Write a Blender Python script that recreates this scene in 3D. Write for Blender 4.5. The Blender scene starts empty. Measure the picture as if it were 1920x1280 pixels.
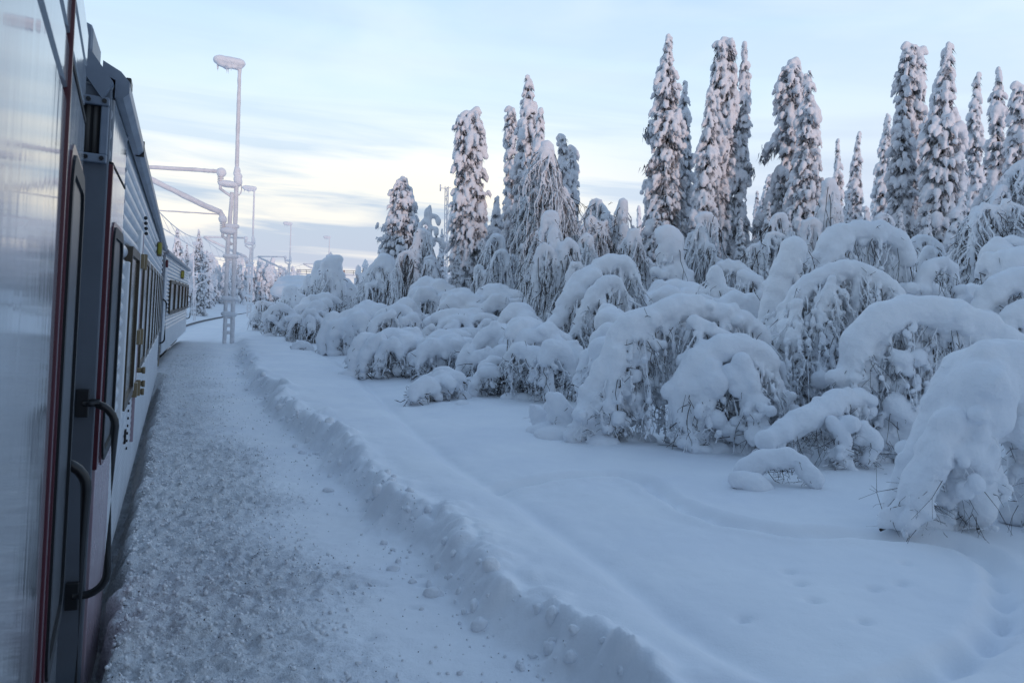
import bpy, bmesh, math, random
import numpy as np
from mathutils import Vector, Matrix

SC = bpy.context.scene
COL = SC.collection
R_ = math.radians

# ------------------------------------------------------------------ camera
FPX = 1493.0
EYE = 2.0
PITCH, ROLL = R_(2.8), R_(1.2)
_F = np.array([0, math.cos(PITCH), -math.sin(PITCH)])
_U0 = np.array([0, math.sin(PITCH), math.cos(PITCH)])
_R0 = np.array([1.0, 0, 0])
_U = _U0 * math.cos(ROLL) - _R0 * math.sin(ROLL)
_R = _R0 * math.cos(ROLL) + _U0 * math.sin(ROLL)
cam = bpy.data.cameras.new("camera")
cam.sensor_width = 36.0
cam.lens = FPX / 1920 * 36.0
cam.clip_start = 0.02
cam.clip_end = 5000
cam.dof.use_dof = True
cam.dof.focus_distance = 18.0
cam.dof.aperture_fstop = 7.0
camo = bpy.data.objects.new("camera", cam)
COL.objects.link(camo)
camo.matrix_world = Matrix(((_R[0], _U[0], -_F[0], 0), (_R[1], _U[1], -_F[1], 0),
                            (_R[2], _U[2], -_F[2], EYE), (0, 0, 0, 1)))
SC.camera = camo

# ------------------------------------------------------------------ light, sky, exposure
SUN_EL, SUN_AZ = R_(3.0), R_(148)         # azimuth clockwise from +Y: from the right, a little behind
SC.view_settings.view_transform = 'Standard'
SC.view_settings.look = 'None'
SC.view_settings.exposure = 0.0
SC.view_settings.gamma = 1.0
try:
    SC.cycles.max_bounces = 6
    SC.cycles.diffuse_bounces = 4
    SC.cycles.use_denoising = True
    SC.cycles.sample_clamp_indirect = 4
except Exception:
    pass

sun = bpy.data.lights.new("sun", 'SUN')
sun.energy = 1.35
sun.angle = R_(1.5)
sun.color = (1.0, 0.72, 0.62)
suno = bpy.data.objects.new("sun", sun)
COL.objects.link(suno)
_sd = Vector((math.sin(SUN_AZ) * math.cos(SUN_EL), math.cos(SUN_AZ) * math.cos(SUN_EL), math.sin(SUN_EL)))
suno.rotation_euler = _sd.to_track_quat('Z', 'Y').to_euler()

W = bpy.data.worlds.new("World")
SC.world = W
W.use_nodes = True


class NT:
    """small helper round a node tree"""
    def __init__(s, tree):
        s.t = tree
        tree.nodes.clear()

    def n(s, typ, **kw):
        nd = s.t.nodes.new(typ)
        for k, v in kw.items():
            if k.startswith('i_'):
                nd.inputs[k[2:].replace('_', ' ')].default_value = v
            else:
                setattr(nd, k, v)
        return nd

    def l(s, a, b):
        s.t.links.new(a, b)

    def val(s, x, sock):
        if isinstance(x, (int, float)):
            sock.default_value = x
        else:
            s.l(x, sock)

    def math(s, op, a, b=None, c=None, clamp=False):
        nd = s.t.nodes.new('ShaderNodeMath')
        nd.operation = op
        nd.use_clamp = clamp
        s.val(a, nd.inputs[0])
        if b is not None:
            s.val(b, nd.inputs[1])
        if c is not None:
            s.val(c, nd.inputs[2])
        return nd.outputs[0]

    def ramp(s, fac, stops, interp='LINEAR'):
        nd = s.t.nodes.new('ShaderNodeValToRGB')
        nd.color_ramp.interpolation = interp
        cr = nd.color_ramp
        while len(cr.elements) < len(stops):
            cr.elements.new(0.5)
        for e, (p, c) in zip(cr.elements, stops):
            e.position = p
            e.color = (c, c, c, 1) if isinstance(c, (int, float)) else (*c, 1)
        s.l(fac, nd.inputs[0])
        return nd.outputs[0]

    def mix(s, fac, a, b, blend='MIX'):
        nd = s.t.nodes.new('ShaderNodeMix')
        nd.data_type = 'RGBA'
        nd.blend_type = blend
        s.val(fac, nd.inputs[0])
        for x, k in ((a, 6), (b, 7)):
            if isinstance(x, tuple):
                nd.inputs[k].default_value = (*x, 1)
            else:
                s.l(x, nd.inputs[k])
        return nd.outputs[2]

    def noise(s, vec, scale, detail=4, rough=0.55, dist=0.0):
        nd = s.t.nodes.new('ShaderNodeTexNoise')
        nd.inputs['Scale'].default_value = scale
        nd.inputs['Detail'].default_value = detail
        nd.inputs['Roughness'].default_value = rough
        nd.inputs['Distortion'].default_value = dist
        if vec is not None:
            s.l(vec, nd.inputs['Vector'])
        return nd.outputs['Fac']


def build_world():
    t = NT(W.node_tree)
    tc = t.n('ShaderNodeTexCoord')
    sep = t.n('ShaderNodeSeparateXYZ')
    t.l(tc.outputs['Generated'], sep.inputs[0])
    x, y, z = sep.outputs
    zc = t.math('MAXIMUM', z, 0.0)
    grad = t.ramp(zc, [(0.0, (.86, .72, .64)), (.035, (.64, .67, .76)), (.075, (.80, .79, .78)), (.125, (.77, .84, .88)),
                       (.20, (.66, .80, .92)), (.36, (.47, .66, .89)), (.52, (.30, .47, .73)), (1.0, (.18, .295, .485))])
    # streaked cloud sheets, flattened towards the horizon
    mp = t.n('ShaderNodeCombineXYZ')
    t.l(t.math('MULTIPLY', x, 1.5), mp.inputs[0])
    t.l(t.math('MULTIPLY', y, 1.5), mp.inputs[1])
    t.l(t.math('ADD', t.math('MULTIPLY', z, 20.0), t.math('MULTIPLY', x, 1.3)), mp.inputs[2])
    n1 = t.noise(mp.outputs[0], 1.35, 6, .52, .5)
    mp2 = t.n('ShaderNodeCombineXYZ')
    t.l(t.math('MULTIPLY', x, 3.0), mp2.inputs[0])
    t.l(t.math('MULTIPLY', y, 3.0), mp2.inputs[1])
    t.l(t.math('MULTIPLY', z, 9.0), mp2.inputs[2])
    n2 = t.noise(mp2.outputs[0], 1.1, 5, .5, .3)
    dark = t.ramp(n1, [(.40, 0.0), (.57, 1.0)])
    band = t.ramp(zc, [(0.0, 1.0), (.12, .95), (.18, .6), (.30, .32), (.5, .15)])
    f1 = t.math('MULTIPLY', dark, band)
    grad = t.mix(f1, grad, t.ramp(zc, [(0, (.46, .50, .63)), (.10, (.42, .52, .66)), (.25, (.54, .67, .80)), (.6, (.3, .42, .62))]))
    pale = t.math('MULTIPLY', t.ramp(n2, [(.45, 0.0), (.7, 1.0)]), t.ramp(zc, [(0.05, 0.0), (.18, .35), (.45, .35), (.8, .1)]))
    grad = t.mix(pale, grad, (.80, .88, .94))
    # warm glow low ahead-left, cooler low on the right
    az = t.math('ADD', t.math('MULTIPLY', x, -.30), t.math('MULTIPLY', y, .954))
    glow = t.ramp(az, [(.80, 0.0), (.985, 1.0)], 'EASE')
    low = t.ramp(zc, [(0.0, .75), (.07, .6), (.125, 1.0), (.175, .45), (.24, 0.0)])
    g = t.math('MULTIPLY', t.math('MULTIPLY', glow, low), t.math('SUBTRACT', 1.0, t.math('MULTIPLY', dark, .95)))
    grad = t.mix(g, grad, (.98, .91, .78))
    cool = t.math('MULTIPLY', t.ramp(x, [(-.05, 0.0), (.38, .95)]), t.ramp(zc, [(0.0, 1.0), (.14, .75), (.25, 0.1)]))
    grad = t.mix(cool, grad, (.56, .64, .79))
    # the half of the sky behind is duller
    back = t.ramp(t.math('MULTIPLY_ADD', y, .5, .5), [(.0, .62), (.45, .80), (.8, 1.0)])
    grad = t.mix(1.0, grad, back, 'MULTIPLY')
    sky = t.n('ShaderNodeTexSky')
    sky.sky_type = 'NISHITA'
    sky.sun_disc = False
    sky.sun_elevation = SUN_EL
    sky.sun_rotation = SUN_AZ
    sky.dust_density = 1.0
    g10 = t.mix(1.0, grad, (10.0, 10.0, 10.0), 'MULTIPLY')
    tot = t.mix(.93, sky.outputs[0], g10)
    bg = t.n('ShaderNodeBackground')
    bg.inputs['Strength'].default_value = 0.128
    t.l(tot, bg.inputs['Color'])
    out = t.n('ShaderNodeOutputWorld')
    t.l(bg.outputs[0], out.inputs[0])


build_world()

# ------------------------------------------------------------------ pixel helpers (used only to work out real positions)


def ray(px, py):
    return _F + _R * (px - 960) / FPX + _U * (640 - py) / FPX


def P(px, py, Y):
    d = ray(px, py)
    return d * (Y / d[1]) + np.array([0, 0, EYE])


def G(px, py, z=0.2):
    d = ray(px, py)
    return d * ((z - EYE) / d[2]) + np.array([0, 0, EYE])


# ------------------------------------------------------------------ numpy noise
def _hash(ix, iy, iz, seed):
    h = (ix.astype(np.int64) * 374761393 + iy.astype(np.int64) * 668265263 + iz.astype(np.int64) * 2147483647 + seed * 974634721)
    h = (h ^ (h >> 13)) * 1274126177
    h = (h ^ (h >> 16)) & 0x7fffffff
    return h.astype(np.float64) / 0x3fffffff - 1.0


def vnoise(p, scale=1.0, seed=0):
    p = np.asarray(p, float) * scale
    i = np.floor(p).astype(np.int64)
    f = p - i
    f = f * f * (3 - 2 * f)
    out = 0
    for dx in (0, 1):
        wx = f[:, 0] if dx else 1 - f[:, 0]
        for dy in (0, 1):
            wy = f[:, 1] if dy else 1 - f[:, 1]
            for dz in (0, 1):
                wz = f[:, 2] if dz else 1 - f[:, 2]
                out = out + wx * wy * wz * _hash(i[:, 0] + dx, i[:, 1] + dy, i[:, 2] + dz, seed)
    return out


def fbm(p, scale, octs=4, seed=0, gain=.5):
    a, o = 1.0, 0
    for k in range(octs):
        o = o + a * vnoise(p, scale * 2 ** k, seed + k)
        a *= gain
    return o


def sstep(a, b, x):
    t = np.clip((x - a) / (b - a), 0, 1)
    return t * t * (3 - 2 * t)


# ------------------------------------------------------------------ materials
MATS = {}


def mat(name, col, rough=.6, metal=0.0, spec=.3, bump=None, build=None, coat=0.0):
    m = bpy.data.materials.new(name)
    m.use_nodes = True
    t = NT(m.node_tree)
    b = t.n('ShaderNodeBsdfPrincipled')
    b.inputs['Base Color'].default_value = (*col, 1)
    b.inputs['Roughness'].default_value = rough
    b.inputs['Metallic'].default_value = metal
    b.inputs['Specular IOR Level'].default_value = spec
    b.inputs['Coat Weight'].default_value = coat
    o = t.n('ShaderNodeOutputMaterial')
    t.l(b.outputs[0], o.inputs[0])
    if bump:
        tc = t.n('ShaderNodeTexCoord')
        h = 0
        nodes = []
        for sc, amp, det in bump:
            nodes.append(t.math('MULTIPLY', t.noise(tc.outputs['Object'], sc, det), amp))
        h = nodes[0]
        for k in nodes[1:]:
            h = t.math('ADD', h, k)
        bn = t.n('ShaderNodeBump')
        bn.inputs['Strength'].default_value = 1.0
        bn.inputs['Distance'].default_value = 1.0
        t.l(h, bn.inputs['Height'])
        t.l(bn.outputs[0], b.inputs['Normal'])
    if build:
        build(t, b)
    MATS[name] = m
    return m


def snow_var(t, b, c1=(.80, .83, .88), c2=(.90, .91, .93), sc=1.2):
    tc = t.n('ShaderNodeTexCoord')
    n = t.noise(tc.outputs['Object'], sc, 5)
    t.l(t.ramp(n, [(.3, c1), (.7, c2)]), b.inputs['Base Color'])


M_snow = mat('fresh_snow', (.87, .89, .92), .7, spec=.15, bump=[(14, .016, 5), (45, .006, 4), (120, .0015, 2)], build=snow_var)
M_treesnow = mat('tree_snow', (.86, .88, .91), .7, spec=.12, bump=[(7, .04, 4), (30, .012, 3)],
                 build=lambda t, b: snow_var(t, b, (.78, .80, .84), (.90, .90, .92), 3.0))


def frost_build(t, b):
    tc = t.n('ShaderNodeTexCoord')
    n = t.noise(tc.outputs['Object'], 9.0, 4, .65)
    t.l(t.ramp(n, [(.36, (.24, .23, .23)), (.40, (.70, .72, .75)), (.48, (.88, .90, .93))]), b.inputs['Base Color'])


M_frost = mat('hoar_frost_twig', (.75, .78, .82), .75, spec=.1, build=frost_build)
M_metalfrost = mat('frosted_steel', (.66, .67, .70), .7, spec=.2, bump=[(18, .02, 4)],
                   build=lambda t, b: snow_var(t, b, (.72, .72, .75), (.88, .88, .90), 5.0))
M_twig = mat('dark_birch_twig', (.045, .035, .032), .8, spec=.15)


def needle_build(t, b):
    tc = t.n('ShaderNodeTexCoord')
    n = t.noise(tc.outputs['Object'], 5.0, 4, .6)
    t.l(t.ramp(n, [(.28, (.035, .035, .034)), (.40, (.11, .108, .105)), (.52, (.42, .43, .46)), (.7, (.70, .71, .74))]), b.inputs['Base Color'])


M_needle = mat('frosted_spruce_needles', (.03, .032, .03), .85, spec=.1, build=needle_build)
M_bark = mat('spruce_bark', (.05, .042, .038), .9, spec=.1, bump=[(20, .03, 3)])


def ground_build(t, b):
    """clean wind-packed snow; grit where the platform was sanded (vertex mask 'grit')"""
    tc = t.n('ShaderNodeTexCoord')
    at = t.n('ShaderNodeAttribute')
    at.attribute_name = 'grit'
    g = at.outputs['Fac']
    n = t.noise(tc.outputs['Object'], .8, 5)
    base = t.ramp(n, [(.3, (.80, .83, .88)), (.7, (.89, .91, .93))])
    n2 = t.noise(tc.outputs['Object'], 24.0, 5, .72)
    n4 = t.noise(tc.outputs['Object'], 62.0, 3, .7)
    dirt = t.math('MULTIPLY', t.ramp(n2, [(.50, 0.0), (.66, 1.0)]), g)
    base2 = t.mix(t.math('MULTIPLY', dirt, .46), base, (.33, .32, .34))
    specks = t.math('MULTIPLY', t.ramp(n4, [(.62, 0.0), (.70, 1.0)]), g)
    base3 = t.mix(t.math('MULTIPLY', specks, .6), base2, (.10, .09, .085))
    t.l(base3, b.inputs['Base Color'])
    h1 = t.math('MULTIPLY', t.noise(tc.outputs['Object'], 6.0, 5), .012)
    h2 = t.math('MULTIPLY', t.math('MULTIPLY', n2, g), .035)
    h3 = t.math('MULTIPLY', t.noise(tc.outputs['Object'], 70.0, 3), .0022)
    bn = t.n('ShaderNodeBump')
    bn.inputs['Distance'].default_value = 1.0
    t.l(t.math('ADD', t.math('ADD', h1, h2), h3), bn.inputs['Height'])
    t.l(bn.outputs[0], b.inputs['Normal'])


M_ground = mat('ground_snow', (.86, .88, .92), .75, spec=.15, build=ground_build)
M_clod = mat('snow_clod', (.80, .82, .86), .8, spec=.1, build=lambda t, b: snow_var(t, b, (.72, .73, .76), (.88, .90, .92), 7.0))
M_grit = mat('dark_grit', (.07, .06, .055), .9, spec=.1)


def coach_build(t, b):
    tc = t.n('ShaderNodeTexCoord')
    mp = t.n('ShaderNodeMapping')
    mp.inputs['Scale'].default_value = (1, 1, .5)
    t.l(tc.outputs['Object'], mp.inputs[0])
    n = t.noise(mp.outputs[0], 5.0, 5, .6)
    t.l(t.ramp(n, [(.3, (.27, .29, .315)), (.75, (.31, .335, .36))]), b.inputs['Base Color'])
    t.l(t.ramp(n, [(.3, .05), (.75, .10)]), b.inputs['Roughness'])
    mp2 = t.n('ShaderNodeMapping')
    mp2.inputs['Scale'].default_value = (1, 2.2, .35)
    t.l(tc.outputs['Object'], mp2.inputs[0])
    bn = t.n('ShaderNodeBump')
    bn.inputs['Distance'].default_value = 1.0
    t.l(t.math('MULTIPLY', t.noise(mp2.outputs[0], 5.0, 2), .0008), bn.inputs['Height'])
    t.l(bn.outputs[0], b.inputs['Normal'])


M_coach = mat('polished_silver_coach_paint', (.55, .58, .62), .15, spec=.55, build=coach_build)
M_ribs = mat('ribbed_silver_coach_side', (.62, .65, .69), .32, spec=.5, build=lambda t, b: snow_var(t, b, (.44, .47, .51), (.60, .63, .67), 2.5))
M_pink = mat('faded_pink_door_paint', (.50, .37, .43), .22, spec=.5, build=lambda t, b: snow_var(t, b, (.29, .21, .25), (.40, .33, .37), 2.0))
M_red = mat('dark_red_trim', (.085, .014, .024), .3, spec=.5)
M_rubber = mat('black_rubber', (.014, .017, .021), .5, spec=.25)
M_endwall = mat('grey_coach_end', (.115, .135, .165), .5, spec=.4, bump=[(3, .004, 3)],
                build=lambda t, b: snow_var(t, b, (.09, .10, .12), (.14, .165, .20), 1.2))
M_gutter = mat('slate_blue_gutter', (.17, .205, .265), .4, spec=.4, build=lambda t, b: snow_var(t, b, (.13, .16, .21), (.24, .28, .34), 3.0))
M_glass = mat('dark_brown_coach_glass', (.085, .066, .042), .14, spec=.35)
M_glassdoor = mat('blue_black_door_glass', (.012, .016, .022), .35, spec=.25)
M_gold = mat('weathered_brass', (.20, .155, .09), .5, spec=.4, metal=.3)
M_white = mat('white_window_surround', (.66, .68, .70), .35, spec=.4)
M_black = mat('black_steel_handrail', (.012, .013, .015), .35, spec=.5)
M_bronze = mat('bronze_window_frame', (.115, .09, .05), .45, spec=.35, build=lambda t, b: snow_var(t, b, (.042, .032, .021), (.085, .066, .044), 4.0))
M_louver = mat('brown_louvre', (.075, .068, .062), .6, spec=.3)
M_iron = mat('rusty_underframe', (.035, .03, .028), .8, spec=.2, bump=[(10, .02, 3)])
M_yellow = mat('yellow_green_lamp_glass', (.25, .25, .025), .3, spec=.5)
M_rail = mat('steel_rail', (.12, .12, .13), .5, metal=.4, spec=.4)
M_dark = mat('dark_recess', (.02, .02, .022), .8)
M_wood = mat('dark_wooden_wall', (.10, .07, .055), .8, bump=[(8, .01, 3)])
M_redpost = mat('weathered_red_paint', (.30, .09, .07), .6)

# ------------------------------------------------------------------ mesh helpers


def mesh_np(name, V, faces, smooth=True):
    """faces: list of int arrays, each (n,3) or (n,4)"""
    me = bpy.data.meshes.new(name)
    V = np.asarray(V, np.float32)
    faces = [np.asarray(f, np.int32) for f in faces if len(f)]
    me.vertices.add(len(V))
    me.vertices.foreach_set('co', V.ravel())
    nl = sum(f.size for f in faces)
    npoly = sum(len(f) for f in faces)
    me.loops.add(nl)
    me.polygons.add(npoly)
    li = np.concatenate([f.ravel() for f in faces]) if faces else np.zeros(0, np.int32)
    tot = np.concatenate([np.full(len(f), f.shape[1], np.int32) for f in faces]) if faces else np.zeros(0, np.int32)
    st = np.concatenate([[0], np.cumsum(tot)[:-1]]).astype(np.int32) if len(tot) else tot
    me.loops.foreach_set('vertex_index', li)
    me.polygons.foreach_set('loop_start', st)
    me.polygons.foreach_set('loop_total', tot)
    me.polygons.foreach_set('use_smooth', np.full(npoly, smooth, bool))
    me.update(calc_edges=True)
    me.validate()
    return me


def link(name, me, m=None, parent=None, loc=None):
    o = bpy.data.objects.new(name, me)
    COL.objects.link(o)
    if m is not None:
        me.materials.clear()
        me.materials.append(m)
    if parent is not None:
        o.parent = parent
    if loc is not None:
        o.location = loc
    return o


def tag(o, label=None, cat=None, group=None, kind=None):
    if label:
        o['label'] = label
    if cat:
        o['category'] = cat
    if group:
        o['group'] = group
    if kind:
        o['kind'] = kind
    return o


def thing(name, loc, label, cat, group=None, rot=(0, 0, 0)):
    e = bpy.data.objects.new(name, None)
    e.empty_display_size = .2
    COL.objects.link(e)
    e.location = loc
    e.rotation_euler = rot
    return tag(e, label, cat, group)


def copy_thing(root, loc, rot=None, scale=None, label=None, group=None):
    c = root.copy()
    COL.objects.link(c)
    c.location = loc
    if rot is not None:
        c.rotation_euler = rot
    if scale is not None:
        c.scale = scale
    if label:
        c['label'] = label
    if group:
        c['group'] = group
    for ch in list(root.children):
        d = ch.copy()
        COL.objects.link(d)
        d.parent = c
        for gch in list(ch.children):
            e = gch.copy()
            COL.objects.link(e)
            e.parent = d
    return c


class Acc:
    """collects tubes, boxes, prisms into one mesh"""
    def __init__(s):
        s.V, s.Q, s.T, s.n = [], [], [], 0

    def add(s, v, q=None, t=None):
        v = np.asarray(v, float)
        s.V.append(v)
        if q is not None and len(q):
            s.Q.append(np.asarray(q, int) + s.n)
        if t is not None and len(t):
            s.T.append(np.asarray(t, int) + s.n)
        s.n += len(v)

    def tube(s, pts, rad, n=6, cap=True):
        p = np.asarray(pts, float)
        m = len(p)
        r = np.broadcast_to(np.asarray(rad, float), (m,))
        tg = np.gradient(p, axis=0)
        tg /= np.linalg.norm(tg, axis=1, keepdims=True) + 1e-9
        ref = np.array([0, 0, 1.0]) if abs(tg[:, 2]).mean() < .8 else np.array([1.0, 0.13, 0])
        a = np.cross(tg, ref)
        a /= np.linalg.norm(a, axis=1, keepdims=True) + 1e-9
        b = np.cross(tg, a)
        th = np.arange(n) / n * 2 * np.pi
        ring = p[:, None] + r[:, None, None] * (np.cos(th)[None, :, None] * a[:, None] + np.sin(th)[None, :, None] * b[:, None])
        v = ring.reshape(-1, 3)
        i = np.arange(m - 1)[:, None] * n
        j = np.arange(n)[None]
        k = (j + 1) % n
        q = np.stack([i + j, i + k, i + n + k, i + n + j], -1).reshape(-1, 4)
        t = None
        if cap:
            v = np.vstack([v, p[0], p[-1]])
            c0, c1 = m * n, m * n + 1
            jj = np.arange(n)
            kk = (jj + 1) % n
            t = np.vstack([np.stack([np.full(n, c0), kk, jj], -1),
                           np.stack([np.full(n, c1), (m - 1) * n + jj, (m - 1) * n + kk], -1)])
        s.add(v, q, t)

    def box(s, x0, x1, y0, y1, z0, z1):
        v = [(x, y, z) for z in (z0, z1) for y in (y0, y1) for x in (x0, x1)]
        q = [(0, 2, 3, 1), (4, 5, 7, 6), (0, 1, 5, 4), (2, 6, 7, 3), (0, 4, 6, 2), (1, 3, 7, 5)]
        s.add(v, q)

    def blob(s, c, r, seed=0, sub=2, rough=.15, sc=(1, 1, 1)):
        v, t = ico(sub)
        n = fbm(v + seed * 3.7, 1.6, 3, seed)
        s.add(np.asarray(c) + v * (r * (1 + rough * n))[:, None] * np.asarray(sc) if np.ndim(r) == 0 else v, None, t)

    def mesh(s, name, smooth=True):
        V = np.vstack(s.V) if s.V else np.zeros((0, 3))
        fs = []
        if s.Q:
            fs.append(np.vstack(s.Q))
        if s.T:
            fs.append(np.vstack(s.T))
        return mesh_np(name, V, fs, smooth)

    def build(s, name, m, parent=None, smooth=True, bevel=0.0, seg=2):
        me = s.mesh(name, smooth and bevel == 0)
        o = link(name, me, m, parent)
        if bevel:
            bm = bmesh.new()
            bm.from_mesh(me)
            bmesh.ops.bevel(bm, geom=list(bm.edges), offset=bevel, segments=seg, affect='EDGES', profile=.5)
            bm.to_mesh(me)
            bm.free()
            me.polygons.foreach_set('use_smooth', np.zeros(len(me.polygons), bool))
        return o


_ICO = {}


def ico(sub):
    if sub not in _ICO:
        bm = bmesh.new()
        bmesh.ops.create_icosphere(bm, subdivisions=sub, radius=1)
        v = np.array([x.co[:] for x in bm.verts])
        bm.verts.ensure_lookup_table()
        t = np.array([[x.index for x in f.verts] for f in bm.faces])
        bm.free()
        _ICO[sub] = (v, t)
    return _ICO[sub]


class Field:
    """soft union of many snow balls, turned into one skin (surface nets)"""
    def __init__(s, soft=2.6, kmin=10.0):
        s.c, s.r, s.s = [], [], []
        s.soft, s.kmin = soft, kmin

    def ball(s, c, r, sc=(1, 1, 1)):
        s.c.append(np.asarray(c, float))
        s.r.append(float(r))
        s.s.append(np.asarray(sc, float))

    def chain(s, pts, rad, step=.55, rng=None, jit=.15, sc=(1, 1, 1)):
        p = np.asarray(pts, float)
        r = np.broadcast_to(np.asarray(rad, float), (len(p),))
        seg = np.linalg.norm(np.diff(p, axis=0), axis=1)
        L = np.concatenate([[0], np.cumsum(seg)])
        t = 0.0
        while t <= L[-1]:
            q = np.array([np.interp(t, L, p[:, k]) for k in range(3)])
            rr = float(np.interp(t, L, r))
            if rng is not None:
                rr *= 1 + rng.uniform(-jit, jit)
                q = q + np.array([rng.uniform(-1, 1) for _ in range(3)]) * rr * jit
            s.ball(q, rr, sc)
            t += max(rr * step, .008)

    def mesh(s, name, vox, noise=0.0, nscale=6.0, zmin=None, crust=0.0):
        C = np.array(s.c)
        Rr = np.array(s.r)
        S = np.array(s.s)
        K = np.maximum(s.soft / Rr, s.kmin)
        ext = (Rr + 3.0 / K)[:, None] * np.maximum(S, 1e-3)
        lo = (C - ext).min(0) - 2 * vox
        hi = (C + ext).max(0) + 2 * vox
        if zmin is not None:
            lo[2] = max(lo[2], zmin)
        dim = np.ceil((hi - lo) / vox).astype(int) + 2
        F = np.zeros(dim, np.float32)
        for c, r, sc, k, e in zip(C, Rr, S, K, ext):
            a = np.maximum(((c - e - lo) / vox).astype(int), 0)
            b = np.minimum(((c + e - lo) / vox).astype(int) + 2, dim)
            if np.any(b <= a):
                continue
            xs = [((lo[d] + np.arange(a[d], b[d]) * vox) - c[d]) / sc[d] for d in range(3)]
            dd = np.sqrt(xs[0][:, None, None] ** 2 + xs[1][None, :, None] ** 2 + xs[2][None, None, :] ** 2)
            F[a[0]:b[0], a[1]:b[1], a[2]:b[2]] += np.exp(np.clip(-(dd - r) * k, -30, 30)).astype(np.float32)
        F = np.log(F + 1e-6)
        F[0] = F[-1] = -5
        F[:, 0] = F[:, -1] = -5
        F[:, :, 0] = F[:, :, -1] = -5
        ins = F > 0
        nx, ny, nz = dim
        cnt = np.zeros((nx - 1, ny - 1, nz - 1), np.uint8)
        corners = [(i, j, k) for i in (0, 1) for j in (0, 1) for k in (0, 1)]
        for i, j, k in corners:
            cnt += ins[i:nx - 1 + i, j:ny - 1 + j, k:nz - 1 + k]
        act = (cnt > 0) & (cnt < 8)
        ai = np.argwhere(act)
        vid = np.full(cnt.shape, -1, np.int64)
        vid[act] = np.arange(len(ai))
        acc = np.zeros((len(ai), 3))
        num = np.zeros(len(ai))
        vals = {c: F[ai[:, 0] + c[0], ai[:, 1] + c[1], ai[:, 2] + c[2]] for c in corners}
        for c in corners:
            for ax in range(3):
                if c[ax] == 1:
                    continue
                d = list(c)
                d[ax] = 1
                fa, fb = vals[c], vals[tuple(d)]
                m = (fa > 0) != (fb > 0)
                t = fa[m] / (fa[m] - fb[m])
                base = np.tile(np.array(c, float), (m.sum(), 1))
                base[:, ax] += t
                acc[m] += base
                num[m] += 1
        V = lo + (ai + acc / num[:, None]) * vox
        quads = []
        for ax in range(3):
            o1, o2 = (ax + 1) % 3, (ax + 2) % 3
            sl0 = [slice(1, -1)] * 3
            sl1 = [slice(1, -1)] * 3
            sl0[ax] = slice(0, -1)
            sl1[ax] = slice(1, None)
            A, B = ins[tuple(sl0)], ins[tuple(sl1)]
            e = np.argwhere(A != B)
            if not len(e):
                continue
            off = np.ones(3, int)
            off[ax] = 0
            g = e + off
            flip = A[e[:, 0], e[:, 1], e[:, 2]]
            qs = []
            for d1, d2 in ((-1, -1), (0, -1), (0, 0), (-1, 0)):
                cc = g.copy()
                cc[:, o1] += d1
                cc[:, o2] += d2
                qs.append(vid[cc[:, 0], cc[:, 1], cc[:, 2]])
            q = np.stack(qs, -1)
            q[~flip] = q[~flip][:, ::-1]
            quads.append(q)
        Q = np.vstack(quads)
        Q = Q[(Q >= 0).all(1)]
        if noise:
            N = np.zeros_like(V)
            fn = np.cross(V[Q[:, 2]] - V[Q[:, 0]], V[Q[:, 3]] - V[Q[:, 1]])
            for k in range(4):
                np.add.at(N, Q[:, k], fn)
            N /= np.linalg.norm(N, axis=1, keepdims=True) + 1e-9
            V = V + N * (noise * fbm(V, nscale, 3, 5))[:, None]
            if crust:
                V = V + N * (crust * fbm(V, .42 / vox, 2, 15) * np.clip(.35 - N[:, 2], .12, 1.0))[:, None]
        return mesh_np(name, V, [Q], True)


def catmull(pts, n=8):
    p = np.asarray(pts, float)
    q = np.vstack([2 * p[0] - p[1], p, 2 * p[-1] - p[-2]])
    out = []
    for i in range(1, len(q) - 2):
        for t in np.linspace(0, 1, n, endpoint=False):
            out.append(.5 * ((2 * q[i]) + (-q[i - 1] + q[i + 1]) * t + (2 * q[i - 1] - 5 * q[i] + 4 * q[i + 1] - q[i + 2]) * t * t
                             + (-q[i - 1] + 3 * q[i] - 3 * q[i + 1] + q[i + 2]) * t ** 3))
    out.append(p[-1])
    return np.array(out)


def sdist(XY, poly):
    """signed distance to a polyline running away from us: right side positive; also arc position"""
    best = np.full(len(XY), 1e9)
    sg = np.zeros(len(XY))
    arc = np.zeros(len(XY))
    L = 0.0
    for a, b in zip(poly[:-1], poly[1:]):
        d = b - a
        l = np.linalg.norm(d)
        if l < 1e-6:
            continue
        u = d / l
        w = XY - a
        t = np.clip(w @ u, 0, l)
        q = w - t[:, None] * u
        ds = np.linalg.norm(q, axis=1)
        side = w[:, 0] * u[1] - w[:, 1] * u[0]
        m = ds < best
        best[m] = ds[m]
        sg[m] = np.where(side[m] >= 0, 1, -1)
        arc[m] = L + t[m]
        L += l
    return best * sg, arc


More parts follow.
